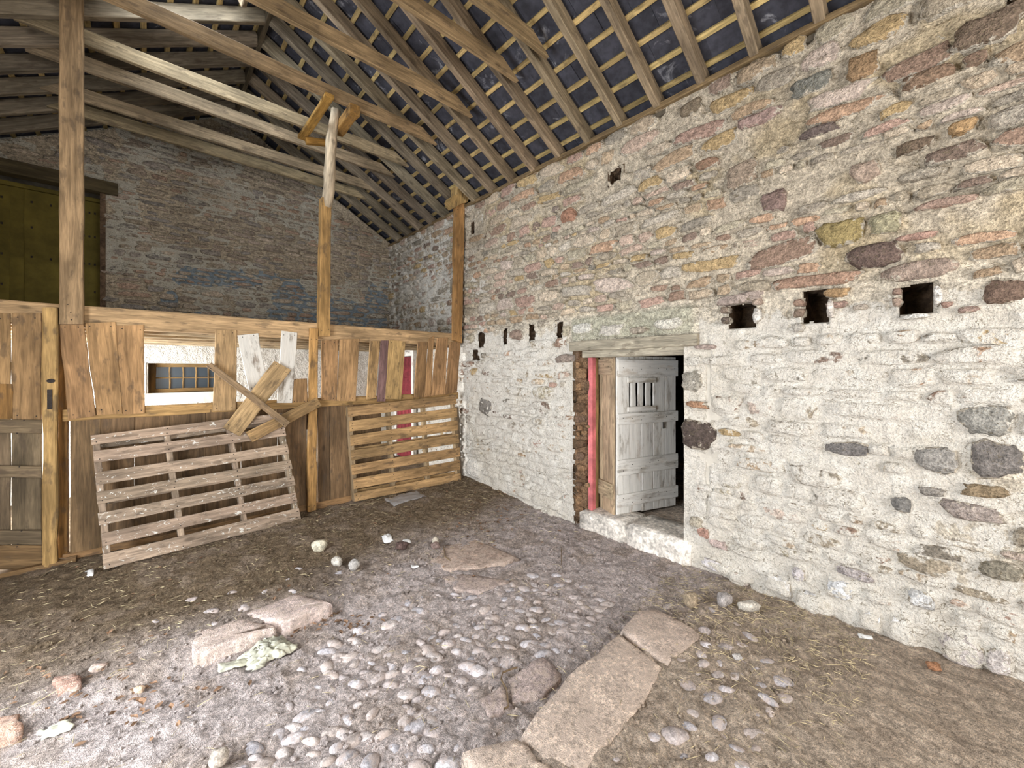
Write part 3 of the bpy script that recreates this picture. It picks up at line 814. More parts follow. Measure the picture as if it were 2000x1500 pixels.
# slates: one mesh, linked many times
SW, SLH, ST = .262, .43, .007
def slate_mesh(seed):
    r = random.Random(seed); w, l = SW / 2 + .0005, SLH
    vs = []
    for zt in (0, ST):
        vs += [(-w + r.uniform(-.003, .003), 0, zt), (w + r.uniform(-.003, .003), r.uniform(-.004, .004), zt), (w, l, zt), (-w, l, zt)]
    fs = [(0, 3, 2, 1), (4, 5, 6, 7), (0, 1, 5, 4), (1, 2, 6, 5), (2, 3, 7, 6), (3, 0, 4, 7)]
    me = bpy.data.meshes.new('slate'); me.from_pydata(vs, [], fs); me.materials.append(M_SLATE); me.update(); return me
SLM = [slate_mesh(i) for i in range(5)]
slots = []
for right in (True, False):
    up = Vector((SINA, 0, COSA)) if right else Vector((-SINA, 0, COSA))
    sl = Vector((-COSA, 0, SINA)) if right else Vector((COSA, 0, SINA))
    tilt = math.atan(2 * ST / .42)
    row = -2
    while .075 + .21 * row < SLEN - .05:
        s0 = .075 + .21 * row - .03
        y = ROOFL[0] + (0 if row % 2 else SW / 2)
        while y < ROOFL[1]:
            cut = not right and SKY_Y[0] - SW / 2 < y < SKY_Y[1] + SW / 2 and SKY_S[0] - .40 < s0 < SKY_S[1] - .03
            if not cut:
                yax = (sl * math.cos(tilt) - up * math.sin(tilt)).normalized(); zax = up.copy(); zax = (zax - yax * zax.dot(yax)).normalized(); xax = yax.cross(zax)
                o = slope_pt(s0, y, RH + .028 + 2 * ST + .002, right) + Vector((0, RNG.uniform(-.004, .004), 0))
                M = Matrix(((xax.x, yax.x, zax.x, o.x), (xax.y, yax.y, zax.y, o.y), (xax.z, yax.z, zax.z, o.z), (0, 0, 0, 1)))
                pr = project(o + sl * .1)
                sc = 0
                if right and pr and -30 < pr[0] < 2030 and -60 < pr[1] < 700: sc = 1 / pr[2]
                slots.append((sc, M))
            y += SW
        row += 1
slots.sort(key=lambda t: -t[0])
bv, bf = [], []
for i, (sc, M) in enumerate(slots):
    if i < 300 and sc > 0:
        link_obj('slate', SLM[i % 5], ceiling, M)
    else:
        b = len(bv); me = SLM[i % 5]
        bv += [tuple(M @ v.co) for v in me.vertices]; bf += [tuple(k + b for k in p.vertices) for p in me.polygons]
o = mesh_obj('distant_slates', bv, bf, M_SLATE, ceiling); o['kind'] = 'stuff'
# rooflight frame
for s in SKY_S:
    timber(slope_pt(s, SKY_Y[0], RH / 2, False), slope_pt(s, SKY_Y[1], RH / 2, False), .05, RH, 'rooflight_trimmer', M_WOOD, ceiling, RC, up=(-SINA, 0, COSA))
# collar ties
for i, y in enumerate((2.37, 2.76, 3.48, 4.20, 4.905, 5.32, 5.945, 6.31)):
    zc = 4.345 + .066
    xe = XW - (4.345 - EAVE) / TAN + .02; xs = XL + (4.345 - EAVE) / TAN - .05
    col = srgb(158, 132, 98) if i < 4 else srgb(168, 148, 118)
    quad = [(xs + .16, y, 4.345 + .132), (xe - .2, y, 4.345 + .132), (xe, y, 4.345 + RNG.uniform(0, .006)), (xs, y, 4.345)]
    tl, tr, br, bl = [Vector(q) for q in quad]
    prism_board([tl, tr, br, bl], .045, (0, -1, 0), 'collar_tie', M_WOOD, ceiling, jit(col, .08), wob=.005, segs=6)
# wall plate on the rubble wall
timber((XW + .035, -2.8, EAVE + .02), (XW + .035, YB, EAVE + .02), .12, .045, 'wall_plate', M_WOOD, ceiling, srgb(150, 126, 92), wob=.006, segs=40)
timber((RIDGE_X, ROOFL[0], roof_z(RIDGE_X) + .09), (RIDGE_X, ROOFL[1], roof_z(RIDGE_X) + .09), .04, .2, 'ridge_board', M_WOOD, ceiling, srgb(100, 88, 70), segs=6)

# ------------------------------------------------------------------ floor
fx = np.arange(XL - .05, XW + .25, .0155); fy = np.arange(YF - .2, YB + .1, .0155)
fy = np.concatenate([np.arange(YF - .2, .4, .06), np.arange(.4, 4.9, .0145), np.arange(4.9, YB + .1, .06)])
FX, FY = np.meshgrid(fx, fy, indexing='ij')
FZ = zfloor(FX, FY)
def floor_col(X, Y):
    brown = np.array(srgb(182, 162, 144)); mauve = np.array(srgb(224, 209, 204)); dung_shade = np.array(srgb(148, 128, 104)); tan = np.array(srgb(220, 200, 180))  # brown by the partition is dung colour with some shade painted in
    n = fbm(X * 1.6, Y * 1.6, 301, 4); n2 = fbm(X * 5, Y * 5, 311, 4)
    c = np.zeros(X.shape + (3,)); c[:] = mauve
    t = sstep(.9, 1.4, Y + .5 * (n - .5))[..., None]; c = tan * (1 - t) + c * t
    t = sstep(2.7, 3.5, Y + .6 * (n - .5) - .25 * sstep(1.0, 2.4, X))[..., None]; c = c * (1 - t) + dung_shade * t
    t = sstep(.52, .66, n2)[..., None] * .5; c = c * (1 - t) + brown * .85 * t
    return c * (.82 + .36 * n2)[..., None]
nyf = len(fy)
I, J = np.meshgrid(np.arange(len(fx) - 1), np.arange(nyf - 1), indexing='ij')
q = np.stack([I * nyf + J, (I + 1) * nyf + J, (I + 1) * nyf + J + 1, I * nyf + J + 1], -1).reshape(-1, 4)
me = bpy.data.meshes.new('floor')
P = np.stack([FX, FY, FZ], -1).reshape(-1, 3)
me.vertices.add(len(P)); me.vertices.foreach_set('co', P.astype(np.float32).ravel())
me.loops.add(q.size); me.loops.foreach_set('vertex_index', q.ravel().astype(np.int32))
me.polygons.add(len(q)); me.polygons.foreach_set('loop_start', np.arange(0, q.size, 4, dtype=np.int32))
me.update(calc_edges=True); me.polygons.foreach_set('use_smooth', [True] * len(q))
col_attr(me, floor_col(FX, FY).reshape(-1, 3)); me.materials.append(M_EARTH)
floor = link_obj('floor', me); tag(floor, kind='structure')

# flagstones
def in_poly(x, y, poly):
    c = False; j = len(poly) - 1
    for i in range(len(poly)):
        xi, yi = poly[i]; xj, yj = poly[j]
        if (yi > y) != (yj > y) and x < (xj - xi) * (y - yi) / (yj - yi) + xi: c = not c
        j = i
    return c
FLAGS = [([(1213, 1257), (1245, 1216), (1285, 1204), (1335, 1220), (1372, 1246), (1300, 1302)], .022, srgb(214, 194, 180)),
         ([(1016, 1447), (1110, 1350), (1211, 1261), (1298, 1306), (1250, 1385), (1150, 1500), (1060, 1490)], .014, srgb(218, 198, 182)),
         ([(905, 1506), (1012, 1455), (1055, 1494), (1120, 1530), (1000, 1580)], .012, srgb(214, 194, 178)),
         ([(376, 1240), (468, 1206), (542, 1232), (520, 1254), (405, 1298), (378, 1292)], .026, srgb(214, 194, 184)),
         ([(478, 1202), (577, 1162), (650, 1192), (640, 1207), (552, 1238)], .030, srgb(210, 190, 182)),
         ([(836, 1098), (870, 1064), (930, 1054), (1015, 1096), (950, 1112), (880, 1118)], .014, srgb(186, 164, 150)),
         ([(864, 1128), (905, 1122), (1000, 1138), (935, 1160), (890, 1155)], .012, srgb(184, 166, 158)),
         ([(992, 1330), (1058, 1286), (1102, 1322), (1060, 1364), (1000, 1376)], .012, srgb(190, 172, 166)),
         ([(930, 1372), (985, 1338), (1000, 1385), (955, 1402)], .012, srgb(188, 170, 164)),
         ([(-60, 1410), (36, 1400), (42, 1440), (-40, 1475)], .03, srgb(196, 160, 140)),
         ([(100, 1330), (150, 1318), (160, 1345), (110, 1360)], .022, srgb(182, 146, 130))]
flag_polys = []
def flagstone(pxs_, hgt, col, seed):
    rnd = random.Random(seed)
    pts = [on_floor(*p) for p in pxs_]
    ring = []
    for i in range(len(pts)):
        a, b = pts[i], pts[(i + 1) % len(pts)]
        for k in range(4):
            p = a.lerp(b, k / 4)
            ring.append(Vector((p.x + rnd.uniform(-.010, .010), p.y + rnd.uniform(-.010, .010), 0)))
    c = sum(ring, Vector()) / len(ring); n = len(ring)
    zt = max(float(zfloor_base(c.x, c.y)), float(np.mean([zfloor_base(p.x, p.y) for p in pts]))) + hgt
    vs = []
    for sc, dz in ((1.02, -.16), (1.0, -.020), (.975, -.005), (.93, 0), (.6, .002), (.25, .002)):
        for p in ring:
            q_ = c + (p - c) * sc
            vs.append((q_.x, q_.y, zt + dz + .022 * (float(fbm(q_.x * 7, q_.y * 7, 7, 4)) - .5)))
    vs.append((c.x, c.y, zt + .002)); fs = []
    for r in range(5):
        for k in range(n): fs.append((r * n + k, r * n + (k + 1) % n, (r + 1) * n + (k + 1) % n, (r + 1) * n + k))
    for k in range(n): fs.append((5 * n + k, 5 * n + (k + 1) % n, 6 * n))
    o = mesh_obj('flagstone', vs, fs, M_FLAG, floor, smooth=True)
    col_attr(o.data, np.tile(np.array(col), (len(vs), 1)))
    flag_polys.append([(p.x, p.y) for p in ring])
for i, f in enumerate(FLAGS): flagstone(*f, 100 + i)

# cobbles
def ico(sub=2):
    bm = bmesh.new(); bmesh.ops.create_icosphere(bm, subdivisions=sub, radius=1)
    v = np.array([x.co[:] for x in bm.verts]); f = [tuple(w.index for w in p.verts) for p in bm.faces]; bm.free(); return v, f
ICO2 = ico(2); ICO3 = ico(3)
def pebble_geo(rnd, rx, ry, rz, amp=.16, geo=ICO2):
    v, f = geo; o = np.array([rnd.uniform(0, 50) for _ in range(3)])
    n = (fbm(v[:, 0] * 1.3 + o[0] + v[:, 2] * .7, v[:, 1] * 1.3 + o[1] + v[:, 2] * 1.1, int(o[2]), 3) - .5) * 2 * amp
    w = v * (1 + n[:, None]); w = np.sign(w) * np.abs(w) ** .9
    return w * np.array([rx, ry, rz]), f
ZONES = [([(610, 1262), (760, 1180), (870, 1156), (965, 1136), (1075, 1118), (1170, 1150), (1205, 1205), (1120, 1282), (985, 1290), (925, 1352), (860, 1402), (760, 1500), (430, 1520), (510, 1420), (565, 1330)], 360, .066),
         ([(1300, 1312), (1372, 1252), (1440, 1246), (1505, 1290), (1560, 1360), (1500, 1440), (1440, 1520), (1180, 1520), (1262, 1390)], 110, .08),
         ([(260, 1210), (420, 1150), (640, 1090), (700, 1120), (560, 1165), (400, 1230)], 13, .12),
         ([(1280, 1180), (1420, 1130), (1500, 1180), (1480, 1250), (1400, 1250)], 10, .09),
         ([(520, 1440), (760, 1400), (900, 1420), (900, 1500), (500, 1510)], 40, .07)]
cob = []
CR = random.Random(31)
for poly, n_, gap in ZONES:
    pw = [tuple(on_floor(*p).xy) for p in poly]
    xs_ = [p[0] for p in pw]; ys_ = [p[1] for p in pw]; got = 0
    for _ in range(n_ * 12):
        if got >= n_: break
        x, y = CR.uniform(min(xs_), max(xs_)), CR.uniform(min(ys_), max(ys_))
        if not in_poly(x, y, pw) or any(in_poly(x, y, fp) for fp in flag_polys): continue
        if fbm(x * 2.6, y * 2.6, 401, 3) < .40 and gap < .09: continue
        g = gap * CR.uniform(.85, 1.25)
        if any((x - c[0]) ** 2 + (y - c[1]) ** 2 < g * g for c in cob): continue
        cob.append((x, y, gap)); got += 1
CPAL = [srgb(*c) for c in ((186, 180, 182), (178, 173, 176), (188, 178, 174), (172, 162, 160), (182, 170, 164), (170, 166, 170))]
cob.sort(key=lambda c: c[0] * SN + c[1] * CS)
rest_v, rest_f, rest_c = [], [], []
for i, (x, y, gap) in enumerate(cob):
    rx = CR.uniform(.036, .070); ry = rx * CR.uniform(.48, .75); rz = CR.uniform(.022, .034)
    v, f = pebble_geo(CR, rx, ry, rz)
    a = CR.gauss(.55 if gap < .06 else 2.4, .6); ca, sa = math.cos(a), math.sin(a)
    z = float(zfloor_base(x, y)) + CR.uniform(-.029, -.012)
    w = np.stack([v[:, 0] * ca - v[:, 1] * sa + x, v[:, 0] * sa + v[:, 1] * ca + y, v[:, 2] + z], 1)
    col = np.array(CR.choice(CPAL)) * CR.uniform(.8, 1.1)
    if i < 300:
        o = mesh_obj('cobble', w, f, M_COBBLE, floor, smooth=True); col_attr(o.data, np.tile(col, (len(w), 1)))
    else:
        b = len(rest_v); rest_v += [tuple(p) for p in w]; rest_f += [tuple(k + b for k in t) for t in f]; rest_c += [col] * len(w)
if rest_v:
    o = mesh_obj('far_cobbles', rest_v, rest_f, M_COBBLE, floor, smooth=True); col_attr(o.data, np.array(rest_c)); o['kind'] = 'stuff'
# ------------------------------------------------------------------ boarded partition
NAILS = {}
def nail(root, p, n=(0, -1, 0), r=.0055):
    NAILS.setdefault(root.name, []).append((Vector(p), Vector(n).normalized(), r))
def flush_nails():
    for rn, lst in NAILS.items():
        vs, fs = [], []
        for p, n, r in lst:
            t = n.cross(Vector((0, 0, 1))).normalized(); u = n.cross(t)
            b = len(vs)
            for k in range(6):
                a = k * math.pi / 3
                vs.append(p - n * .002 + (t * math.cos(a) + u * math.sin(a)) * r)
            for k in range(6):
                a = k * math.pi / 3
                vs.append(p + n * .003 + (t * math.cos(a) + u * math.sin(a)) * r * .7)
            fs.append(tuple(b + 6 + k for k in range(6)))
            for k in range(6): fs.append((b + k, b + (k + 1) % 6, b + 6 + (k + 1) % 6, b + 6 + k))
        o = mesh_obj('nail_heads', vs, fs, M_NAIL_AND_SHADE, bpy.data.objects[rn]); o['kind'] = 'stuff'
PB = srgb(186, 146, 102); PBD = srgb(160, 124, 86); WW_ = srgb(150, 130, 110); GREY = srgb(150, 134, 114)
part = empty('boarded_partition', (1.3, YP, .07))
tag(part, 'rough timber partition of nailed-up boards under one long beam', 'partition', kind='thing')
timber((XL, YP + .06, 2.042), (XW - .06, YP + .06, 2.036), .13, .176, 'top_beam', M_WOOD, part, srgb(196, 162, 120), wob=.009, segs=14, chamf=.012)
timber((-.50, YP + .03, 1.245), (XW - .08, YP + .03, 1.245), .06, .095, 'mid_rail', M_WOOD, part, srgb(188, 150, 98), wob=.006, segs=12)
timber((-.50, YP + .03, .09), (XW - .08, YP + .03, .09), .07, .10, 'sill_rail', M_WOOD, part, PBD, wob=.006, segs=10)
def px_board(px4, Y, thick, name, mat, root, col, nails=True, **k):
    Ys = Y if isinstance(Y, tuple) else (Y,) * 4
    qd = [on_y(x, y, yy) for (x, y), yy in zip(px4, Ys)]
    o = prism_board(qd, thick, (0, -1, 0), name, mat, root, col, **k)
    if nails:
        tl, tr, br, bl = qd
        for (a, b, c) in ((tl, tr, bl), (bl, br, tl)):
            for s in (.18, .8):
                p = a.lerp(b, s + RNG.uniform(-.06, .06)); p = p + (c - a) * RNG.uniform(.03, .06)
                nail(root, p)
    return o
UP = [((115, 633), (163, 632), (187, 812), (133, 820), 'w', PB, 4.695), ((166, 631), (226, 629), (239, 808), (188, 811), 'w', PB, 4.71),
      ((227, 636), (281, 635), (283, 807), (240, 810), 'w', PB, 4.71), ((421, 644), (463, 645), (461, 801), (415, 803), 'w', srgb(190, 156, 114), 4.71),
      ((464, 655), (505, 651), (523, 760), (487, 764), 'l', WW_, 4.71), ((550, 646), (581, 650), (571, 787), (541, 787), 'l', WW_, 4.71),
      ((572, 740), (600, 739), (601, 786), (570, 786), 'w', PBD, 4.72),
      ((628, 665), (662, 663), (657, 783), (628, 781), 'w', PB, 4.71), ((664, 663), (702, 662), (695, 783), (658, 783), 'w', srgb(188, 150, 106), 4.705),
      ((723, 666), (742, 666), (735, 777), (716, 780), 'w', srgb(194, 158, 110), 4.71), ((744, 665), (759, 665), (753, 784), (737, 784), 'w', srgb(138, 108, 104), 4.712),
      ((760, 664), (792, 667), (784, 780), (752, 779), 'w', srgb(192, 156, 106), 4.71), ((816, 668), (836, 668), (829, 775), (809, 776), 'w', PBD, 4.71),
      ((838, 662), (848, 656), (842, 774), (829, 776), 'w', PB, 4.705), ((854, 660), (875, 659), (870, 770), (842, 773), 'w', PB, 4.71),
      ((879, 668), (900, 667), (893, 765), (870, 771), 'w', PBD, 4.71)]
for *q4, kind, col, Y in UP:
    px_board(q4, Y, .02, 'board', M_WWOOD if kind == 'l' else M_WOOD, part, jit(col, .06))
LOW = [(137, 196), (197, 262), (263, 331), (332, 401), (402, 470), (471, 541), (542, 599), (621, 644), (645, 690), (691, 745)]
for (a, b) in LOW:
    m = (a + b) / 2
    top = on_y(m, 700, 4.74); zt = 1.23 + RNG.uniform(-.01, .02)
    x0, x1 = on_y(a, 900, 4.735).x, on_y(b, 900, 4.735).x
    prism_board([(x0, 4.735, zt), (x1 + .003, 4.735, zt), (x1 + .003, 4.735, .06), (x0, 4.735, .06)], .02, (0, -1, 0), 'lower_board', M_WOOD, part, jit(srgb(128, 102, 74), .12))
x0, x1 = on_y(238, 830, 4.80).x, on_y(610, 830, 4.80).x
for k in range(4):
    xa = x0 + (x1 - x0) * k / 4; xb = x0 + (x1 - x0) * (k + 1) / 4
    prism_board([(xa, 4.80, 1.2), (xb - .003, 4.80, 1.2), (xb - .003, 4.80, .95), (xa, 4.80, .95)], .02, (0, -1, 0), 'backing_board', M_WOOD, part, jit(srgb(120, 90, 62), .1))
# uprights
def px_post(xa, xb, yt, yb, Y, depth, name, root, col, mat=M_WOOD, **k):
    return px_board(((xa, yt), (xb, yt), (xb, yb), (xa, yb)), Y, depth, name, mat, root, col, nails=False, **k)
jam = px_post(82, 112, 600, 1108, 4.66, .09, 'door_post', part, srgb(190, 154, 100), segs=10, wob=.006, chamf=.010)
px_post(113, 133, 640, 1105, 4.76, .07, 'door_post', part, srgb(138, 102, 58), segs=8)
px_board(((606, 641), (622, 642), (618, 1000), (601, 1000)), 4.655, .05, 'stud', M_WOOD, part, srgb(190, 146, 90), segs=10, wob=.005)
px_board(((884, 795), (896, 795), (903, 942), (893, 942)), 4.74, .05, 'stud', M_WOOD, part, srgb(140, 122, 100), nails=False)
# keyhole slot and knot hole in the door post as raised dark plates, their inner shade painted
a = on_y(92, 761, 4.655); b = on_y(102, 799, 4.655)
box_mesh('latch_slot_shade', (a.x, 4.653, b.z), (b.x, 4.662, a.z), M_NAIL_AND_SHADE, jam).matrix_parent_inverse = Matrix()
ROOT_INV = ROOTM[jam.name].inverted()
jam.children[-1].matrix_parent_inverse = ROOT_INV
c = on_y(99, 744, 4.655)
o = mesh_obj('knot_hole_shade', [(c.x + .022 * math.cos(t), 4.652, c.z + .016 * math.sin(t)) for t in np.linspace(0, 6.283, 12, endpoint=False)] +
             [(c.x + .022 * math.cos(t), 4.664, c.z + .016 * math.sin(t)) for t in np.linspace(0, 6.283, 12, endpoint=False)],
             [tuple(range(12))] + [(k, (k + 1) % 12, 12 + (k + 1) % 12, 12 + k) for k in range(12)], M_NAIL_AND_SHADE, jam)
# boards nailed across
px_board(((536, 705), (569, 723), (469, 852), (436, 835)), (4.675, 4.675, 4.525, 4.525), .02, 'cross_board', M_WOOD, part, srgb(194, 162, 118))
px_board(((619, 777), (629, 793), (494, 864), (481, 844)), (4.63, 4.63, 4.52, 4.52), .02, 'cross_board', M_WOOD, part, srgb(178, 144, 100))
px_board(((402, 715), (413, 708), (567, 824), (557, 835)), (4.655, 4.655, 4.49, 4.49), .024, 'cross_board', M_WOOD, part, srgb(160, 132, 100))

# stall door
door_1 = empty('door_1', (-.9, 4.7, .08)); tag(door_1, 'plank stall door with patched boards hung in the partition', 'door', kind='structure')
DC = srgb(172, 136, 94); DL = srgb(130, 112, 88)
for a, b in ((-150, -62), (-60, 20), (23, 81)):
    px_board(((a, 612), (b, 612), (b, 820), (a, 820)), 4.72, .025, 'upper_plank', M_WOOD, door_1, jit(DC, .08))
    px_board(((a, 846), (b, 846), (b, 1112), (a, 1112)), 4.735, .025, 'lower_plank', M_WOOD, door_1, jit(DL, .1), nails=False)
for y0, y1 in ((820, 847), (911, 934), (1036, 1064)):
    px_board(((-150, y0 - 1), (81, y0), (81, y1), (-150, y1)), 4.705, .028, 'ledge', M_WOOD, door_1, jit(DL, .1))
px_board(((-150, 1066), (82, 1066), (82, 1112), (-150, 1112)), 4.715, .02, 'kick_board', M_WOOD, door_1, srgb(140, 112, 78))
px_board(((-10, 750), (24, 750), (24, 818), (-10, 818)), 4.712, .012, 'patch_board', M_WOOD, door_1, srgb(142, 106, 62), nails=False)
timber((-1.45, 4.74, .07), (on_y(150, 1100, 4.7).x, 4.70, .085), .09, .07, 'threshold', M_WOOD, door_1, srgb(130, 102, 70))

# posts that stand on the beam
post1 = empty('timber_post', (-.45, 4.70, 1.97))
tag(post1, 'square sawn post rising from the stall door to the roof', 'post', kind='thing')
q4 = [on_y(115, 0, 4.66), on_y(162, 0, 4.66), on_y(163, 633, 4.66), on_y(115, 633, 4.66)]
q4[0].z = q4[1].z = 4.60
prism_board(q4, .09, (0, -1, 0), 'shaft', M_WOOD, post1, srgb(172, 142, 106), segs=12, wob=.003, chamf=.006)
for z in (2.06, 2.12, 2.0): nail(post1, (-.45 + RNG.uniform(-.04, .04), 4.66, z))

def tube(pts, radii, name, mat, root, color, nseg=12, rough=.12, seed=0):
    rnd = random.Random(seed); n = len(pts); vs, fs = [], []
    p0, p1 = Vector(pts[0]), Vector(pts[-1]); z = (p1 - p0).normalized(); x = z.cross(Vector((0, 1, 0))).normalized(); y = z.cross(x)
    M = Matrix(((x.x, y.x, z.x, p0.x), (x.y, y.y, z.y, p0.y), (x.z, y.z, z.z, p0.z), (0, 0, 0, 1))); Mi = M.inverted()
    for i, (p, r) in enumerate(zip(pts, radii)):
        q_ = Mi @ Vector(p)
        for k in range(nseg):
            a = 2 * math.pi * k / nseg; rr = r * (1 + rough * (2 * float(fbm(k * .7 + seed, i * .55, 5 + seed, 3)) - 1))
            vs.append((q_.x + rr * math.cos(a), q_.y + rr * math.sin(a), q_.z))
    for i in range(n - 1):
        for k in range(nseg): fs.append((i * nseg + k, i * nseg + (k + 1) % nseg, (i + 1) * nseg + (k + 1) % nseg, (i + 1) * nseg + k))
    fs.append(tuple(range(nseg - 1, -1, -1))); fs.append(tuple((n - 1) * nseg + k for k in range(nseg)))
    o = mesh_obj(name, vs, fs, mat, root, mw=M, color=color, smooth=True)
    return o
post2 = empty('log_post', (1.47, 4.70, 2.0))
tag(post2, 'crooked peeled log post between the beam and the collar ties', 'post', kind='thing')
b0, t0 = on_y(637, 405, 4.70), on_y(655, 214, 4.50)
pts, rad = [], []
for i in range(13):
    t = i / 12
    p = b0.lerp(t0, t) + Vector((.012 * math.sin(t * 7), 0, 0)); pts.append(p); rad.append(.060 - .010 * t + (.008 if i in (4, 8) else 0))
tube(pts, rad, 'log', M_WOOD, post2, srgb(204, 184, 156), seed=3, rough=.16)
px_board(((628, 385), (647, 385), (645, 657), (623, 657)), 4.655, .09, 'squared_foot', M_WOOD, post2, srgb(186, 146, 92), segs=8, wob=.004)
timber((1.325, 4.13, 4.315), (1.325, 5.10, 4.315), .085, .045, 'bearer', M_WOOD, post2, srgb(186, 142, 74), wob=.006)
timber((1.34, 4.99, 4.24), (1.66, 4.99, 4.33), .05, .075, 'bearer', M_WOOD, post2, srgb(178, 132, 66))
timber((1.575, 4.13, 4.285), (1.575, 4.62, 4.285), .10, .11, 'cap_block', M_WOOD, post2, srgb(168, 126, 70), wob=.008)
post3 = empty('wall_post', (3.27, 4.70, 2.0))
tag(post3, 'slim timber post against the rubble wall with a chunky bracket', 'post', kind='thing')
px_board(((890, 396), (908, 396), (903, 670), (887, 664)), 4.66, .07, 'shaft', M_WOOD, post3, srgb(182, 138, 88), segs=10, wob=.008)
mb = [on_y(x, y, 4.60) for x, y in ((880, 391), (884, 383), (893, 379), (894, 362), (903, 366), (906, 378), (916, 388), (913, 395), (900, 398), (889, 405))]
n_ = len(mb); vs = [tuple(p) for p in mb] + [(p.x, p.y + .16, p.z) for p in mb]
mesh_obj('bracket', vs, [tuple(range(n_ - 1, -1, -1)), tuple(range(n_, 2 * n_))] + [(k, (k + 1) % n_, n_ + (k + 1) % n_, n_ + k) for k in range(n_)], M_WOOD, post3, color=srgb(200, 164, 108))

# ------------------------------------------------------------------ pallets
def pallet(corners, slats, label, col, mat, loc, st_pos=(.015, .335, .665, .985), stringer_col=None):
    TL, TR, BR, BL = [Vector(c) for c in corners]
    root = empty('pallet', loc); tag(root, label, 'pallet', 'pallets leaning on the partition', 'thing')
    def pt(s, t): return BL.lerp(BR, s).lerp(TL.lerp(TR, s), t)
    nrm = (TR - BL).cross(TL - BR).normalized()
    if nrm.y > 0: nrm = -nrm
    for (t0_, t1_) in slats:
        e = RNG.uniform(-.004, .006)
        prism_board([pt(-e, t1_), pt(1 + e, t1_ + RNG.uniform(-.004, .004)), pt(1 + e, t0_), pt(-e, t0_)], .02, nrm, 'slat', mat, root, jit(col, .1), segs=6, wob=.003)
        for s in st_pos:
            for k in (.25, .75):
                nail(root, pt(min(max(s, .02), .98) + RNG.uniform(-.006, .006), t0_ + (t1_ - t0_) * k), nrm)
    L = (BR - BL).length
    for s in st_pos:
        w = .045 / L
        s0 = min(max(s - w / 2, 0), 1 - w)
        q4 = [p - nrm * .021 for p in (pt(s0, 1), pt(s0 + w, 1), pt(s0 + w, 0), pt(s0, 0))]
        prism_board(q4, .075, nrm, 'stringer', mat, root, jit(stringer_col or col, .1), segs=3)
    for t0_, t1_ in ((.01, .10), (.46, .55), (.90, .99)):
        prism_board([p - nrm * .097 for p in (pt(0, t1_), pt(1, t1_), pt(1, t0_), pt(0, t0_))], .018, nrm, 'back_slat', mat, root, jit(col, .1), segs=3)
    return root
def tt(lst, top, bot): return [((bot - b) / (bot - t), (bot - a) / (bot - t)) for a, b in lst for t in (top,)]
p1 = [on_y(179, 850, 4.60), on_y(551, 806, 4.60), None, None]
p1[2] = on_floor(588, 1015); p1[3] = on_floor(203, 1117)
p1[3].z += .015
pallet(p1, tt([(851, 871), (884, 908), (928, 953), (967, 991), (1008, 1032), (1048, 1073), (1088, 1117)], 851, 1117),
       'weathered grey pallet with white splashes leaning below the crossed boards', srgb(172, 150, 128), M_PALLET, (.4, 4.45, .07))
p2 = [on_y(681, 795, 4.62), on_y(890, 771, 4.62), on_y(901, 939, 4.58), on_y(693, 980, 4.58)]
pallet(p2, tt([(190, 305), (350, 470), (512, 635), (685, 800), (850, 965), (1010, 1130), (1175, 1270)], 190, 1270),
       'newer tan pallet standing against the partition beside the rubble wall', srgb(190, 154, 108), M_WOOD, (2.5, 4.6, .08), stringer_col=srgb(170, 146, 112))

# ------------------------------------------------------------------ loft floor and stall below
floor_loft = empty('floor_loft', (1, 5.9, 2.05)); tag(floor_loft, kind='structure')
for k, y in enumerate((4.97, 5.45, 5.95, 6.45, 6.9)):
    timber((XL, y, 1.985), (XW - .02, y, 1.985), .07, .10, 'joist', M_WOOD, floor_loft, jit(srgb(196, 172, 138), .06), segs=6)
xx = XL
while xx < XW - .05:
    w = RNG.uniform(.16, .22)
    prism_board([(xx, 4.86, 2.062), (min(xx + w, XW) - .004, 4.86, 2.062), (min(xx + w, XW) - .004, YB - .03, 2.062), (xx, YB - .03, 2.062)], .024, (0, 0, 1), 'loft_board', M_WOOD, floor_loft, jit(srgb(176, 150, 116), .08), segs=2)
    xx += w
door_3 = empty('door_3', (XW - .03, 6.37, .1)); tag(door_3, 'dark red plank door in a white frame inside the stall', 'door', kind='structure')
for y0 in (6.12, 6.255, 6.39, 6.525):
    prism_board([(XW - .06, y0 + .132, 1.84), (XW - .06, y0, 1.84), (XW - .06, y0, .1), (XW - .06, y0 + .132, .1)], .03, (-1, 0, 0), 'plank', M_REDD, door_3, (1, 1, 1))
for z in (.45, 1.55):
    prism_board([(XW - .085, 6.65, z + .07), (XW - .085, 6.12, z + .07), (XW - .085, 6.12, z - .07), (XW - .085, 6.65, z - .07)], .024, (-1, 0, 0), 'ledge', M_REDD, door_3, (1, 1, 1))
for (a, b, c, d) in ((6.04, 6.11, .08, 1.95), (6.66, 6.73, .08, 1.95), (6.04, 6.73, 1.85, 1.95)):
    prism_board([(XW - .08, b, d), (XW - .08, a, d), (XW - .08, a, c), (XW - .08, b, c)], .06, (-1, 0, 0), 'door_frame', M_WWOOD2, door_3, WW_)

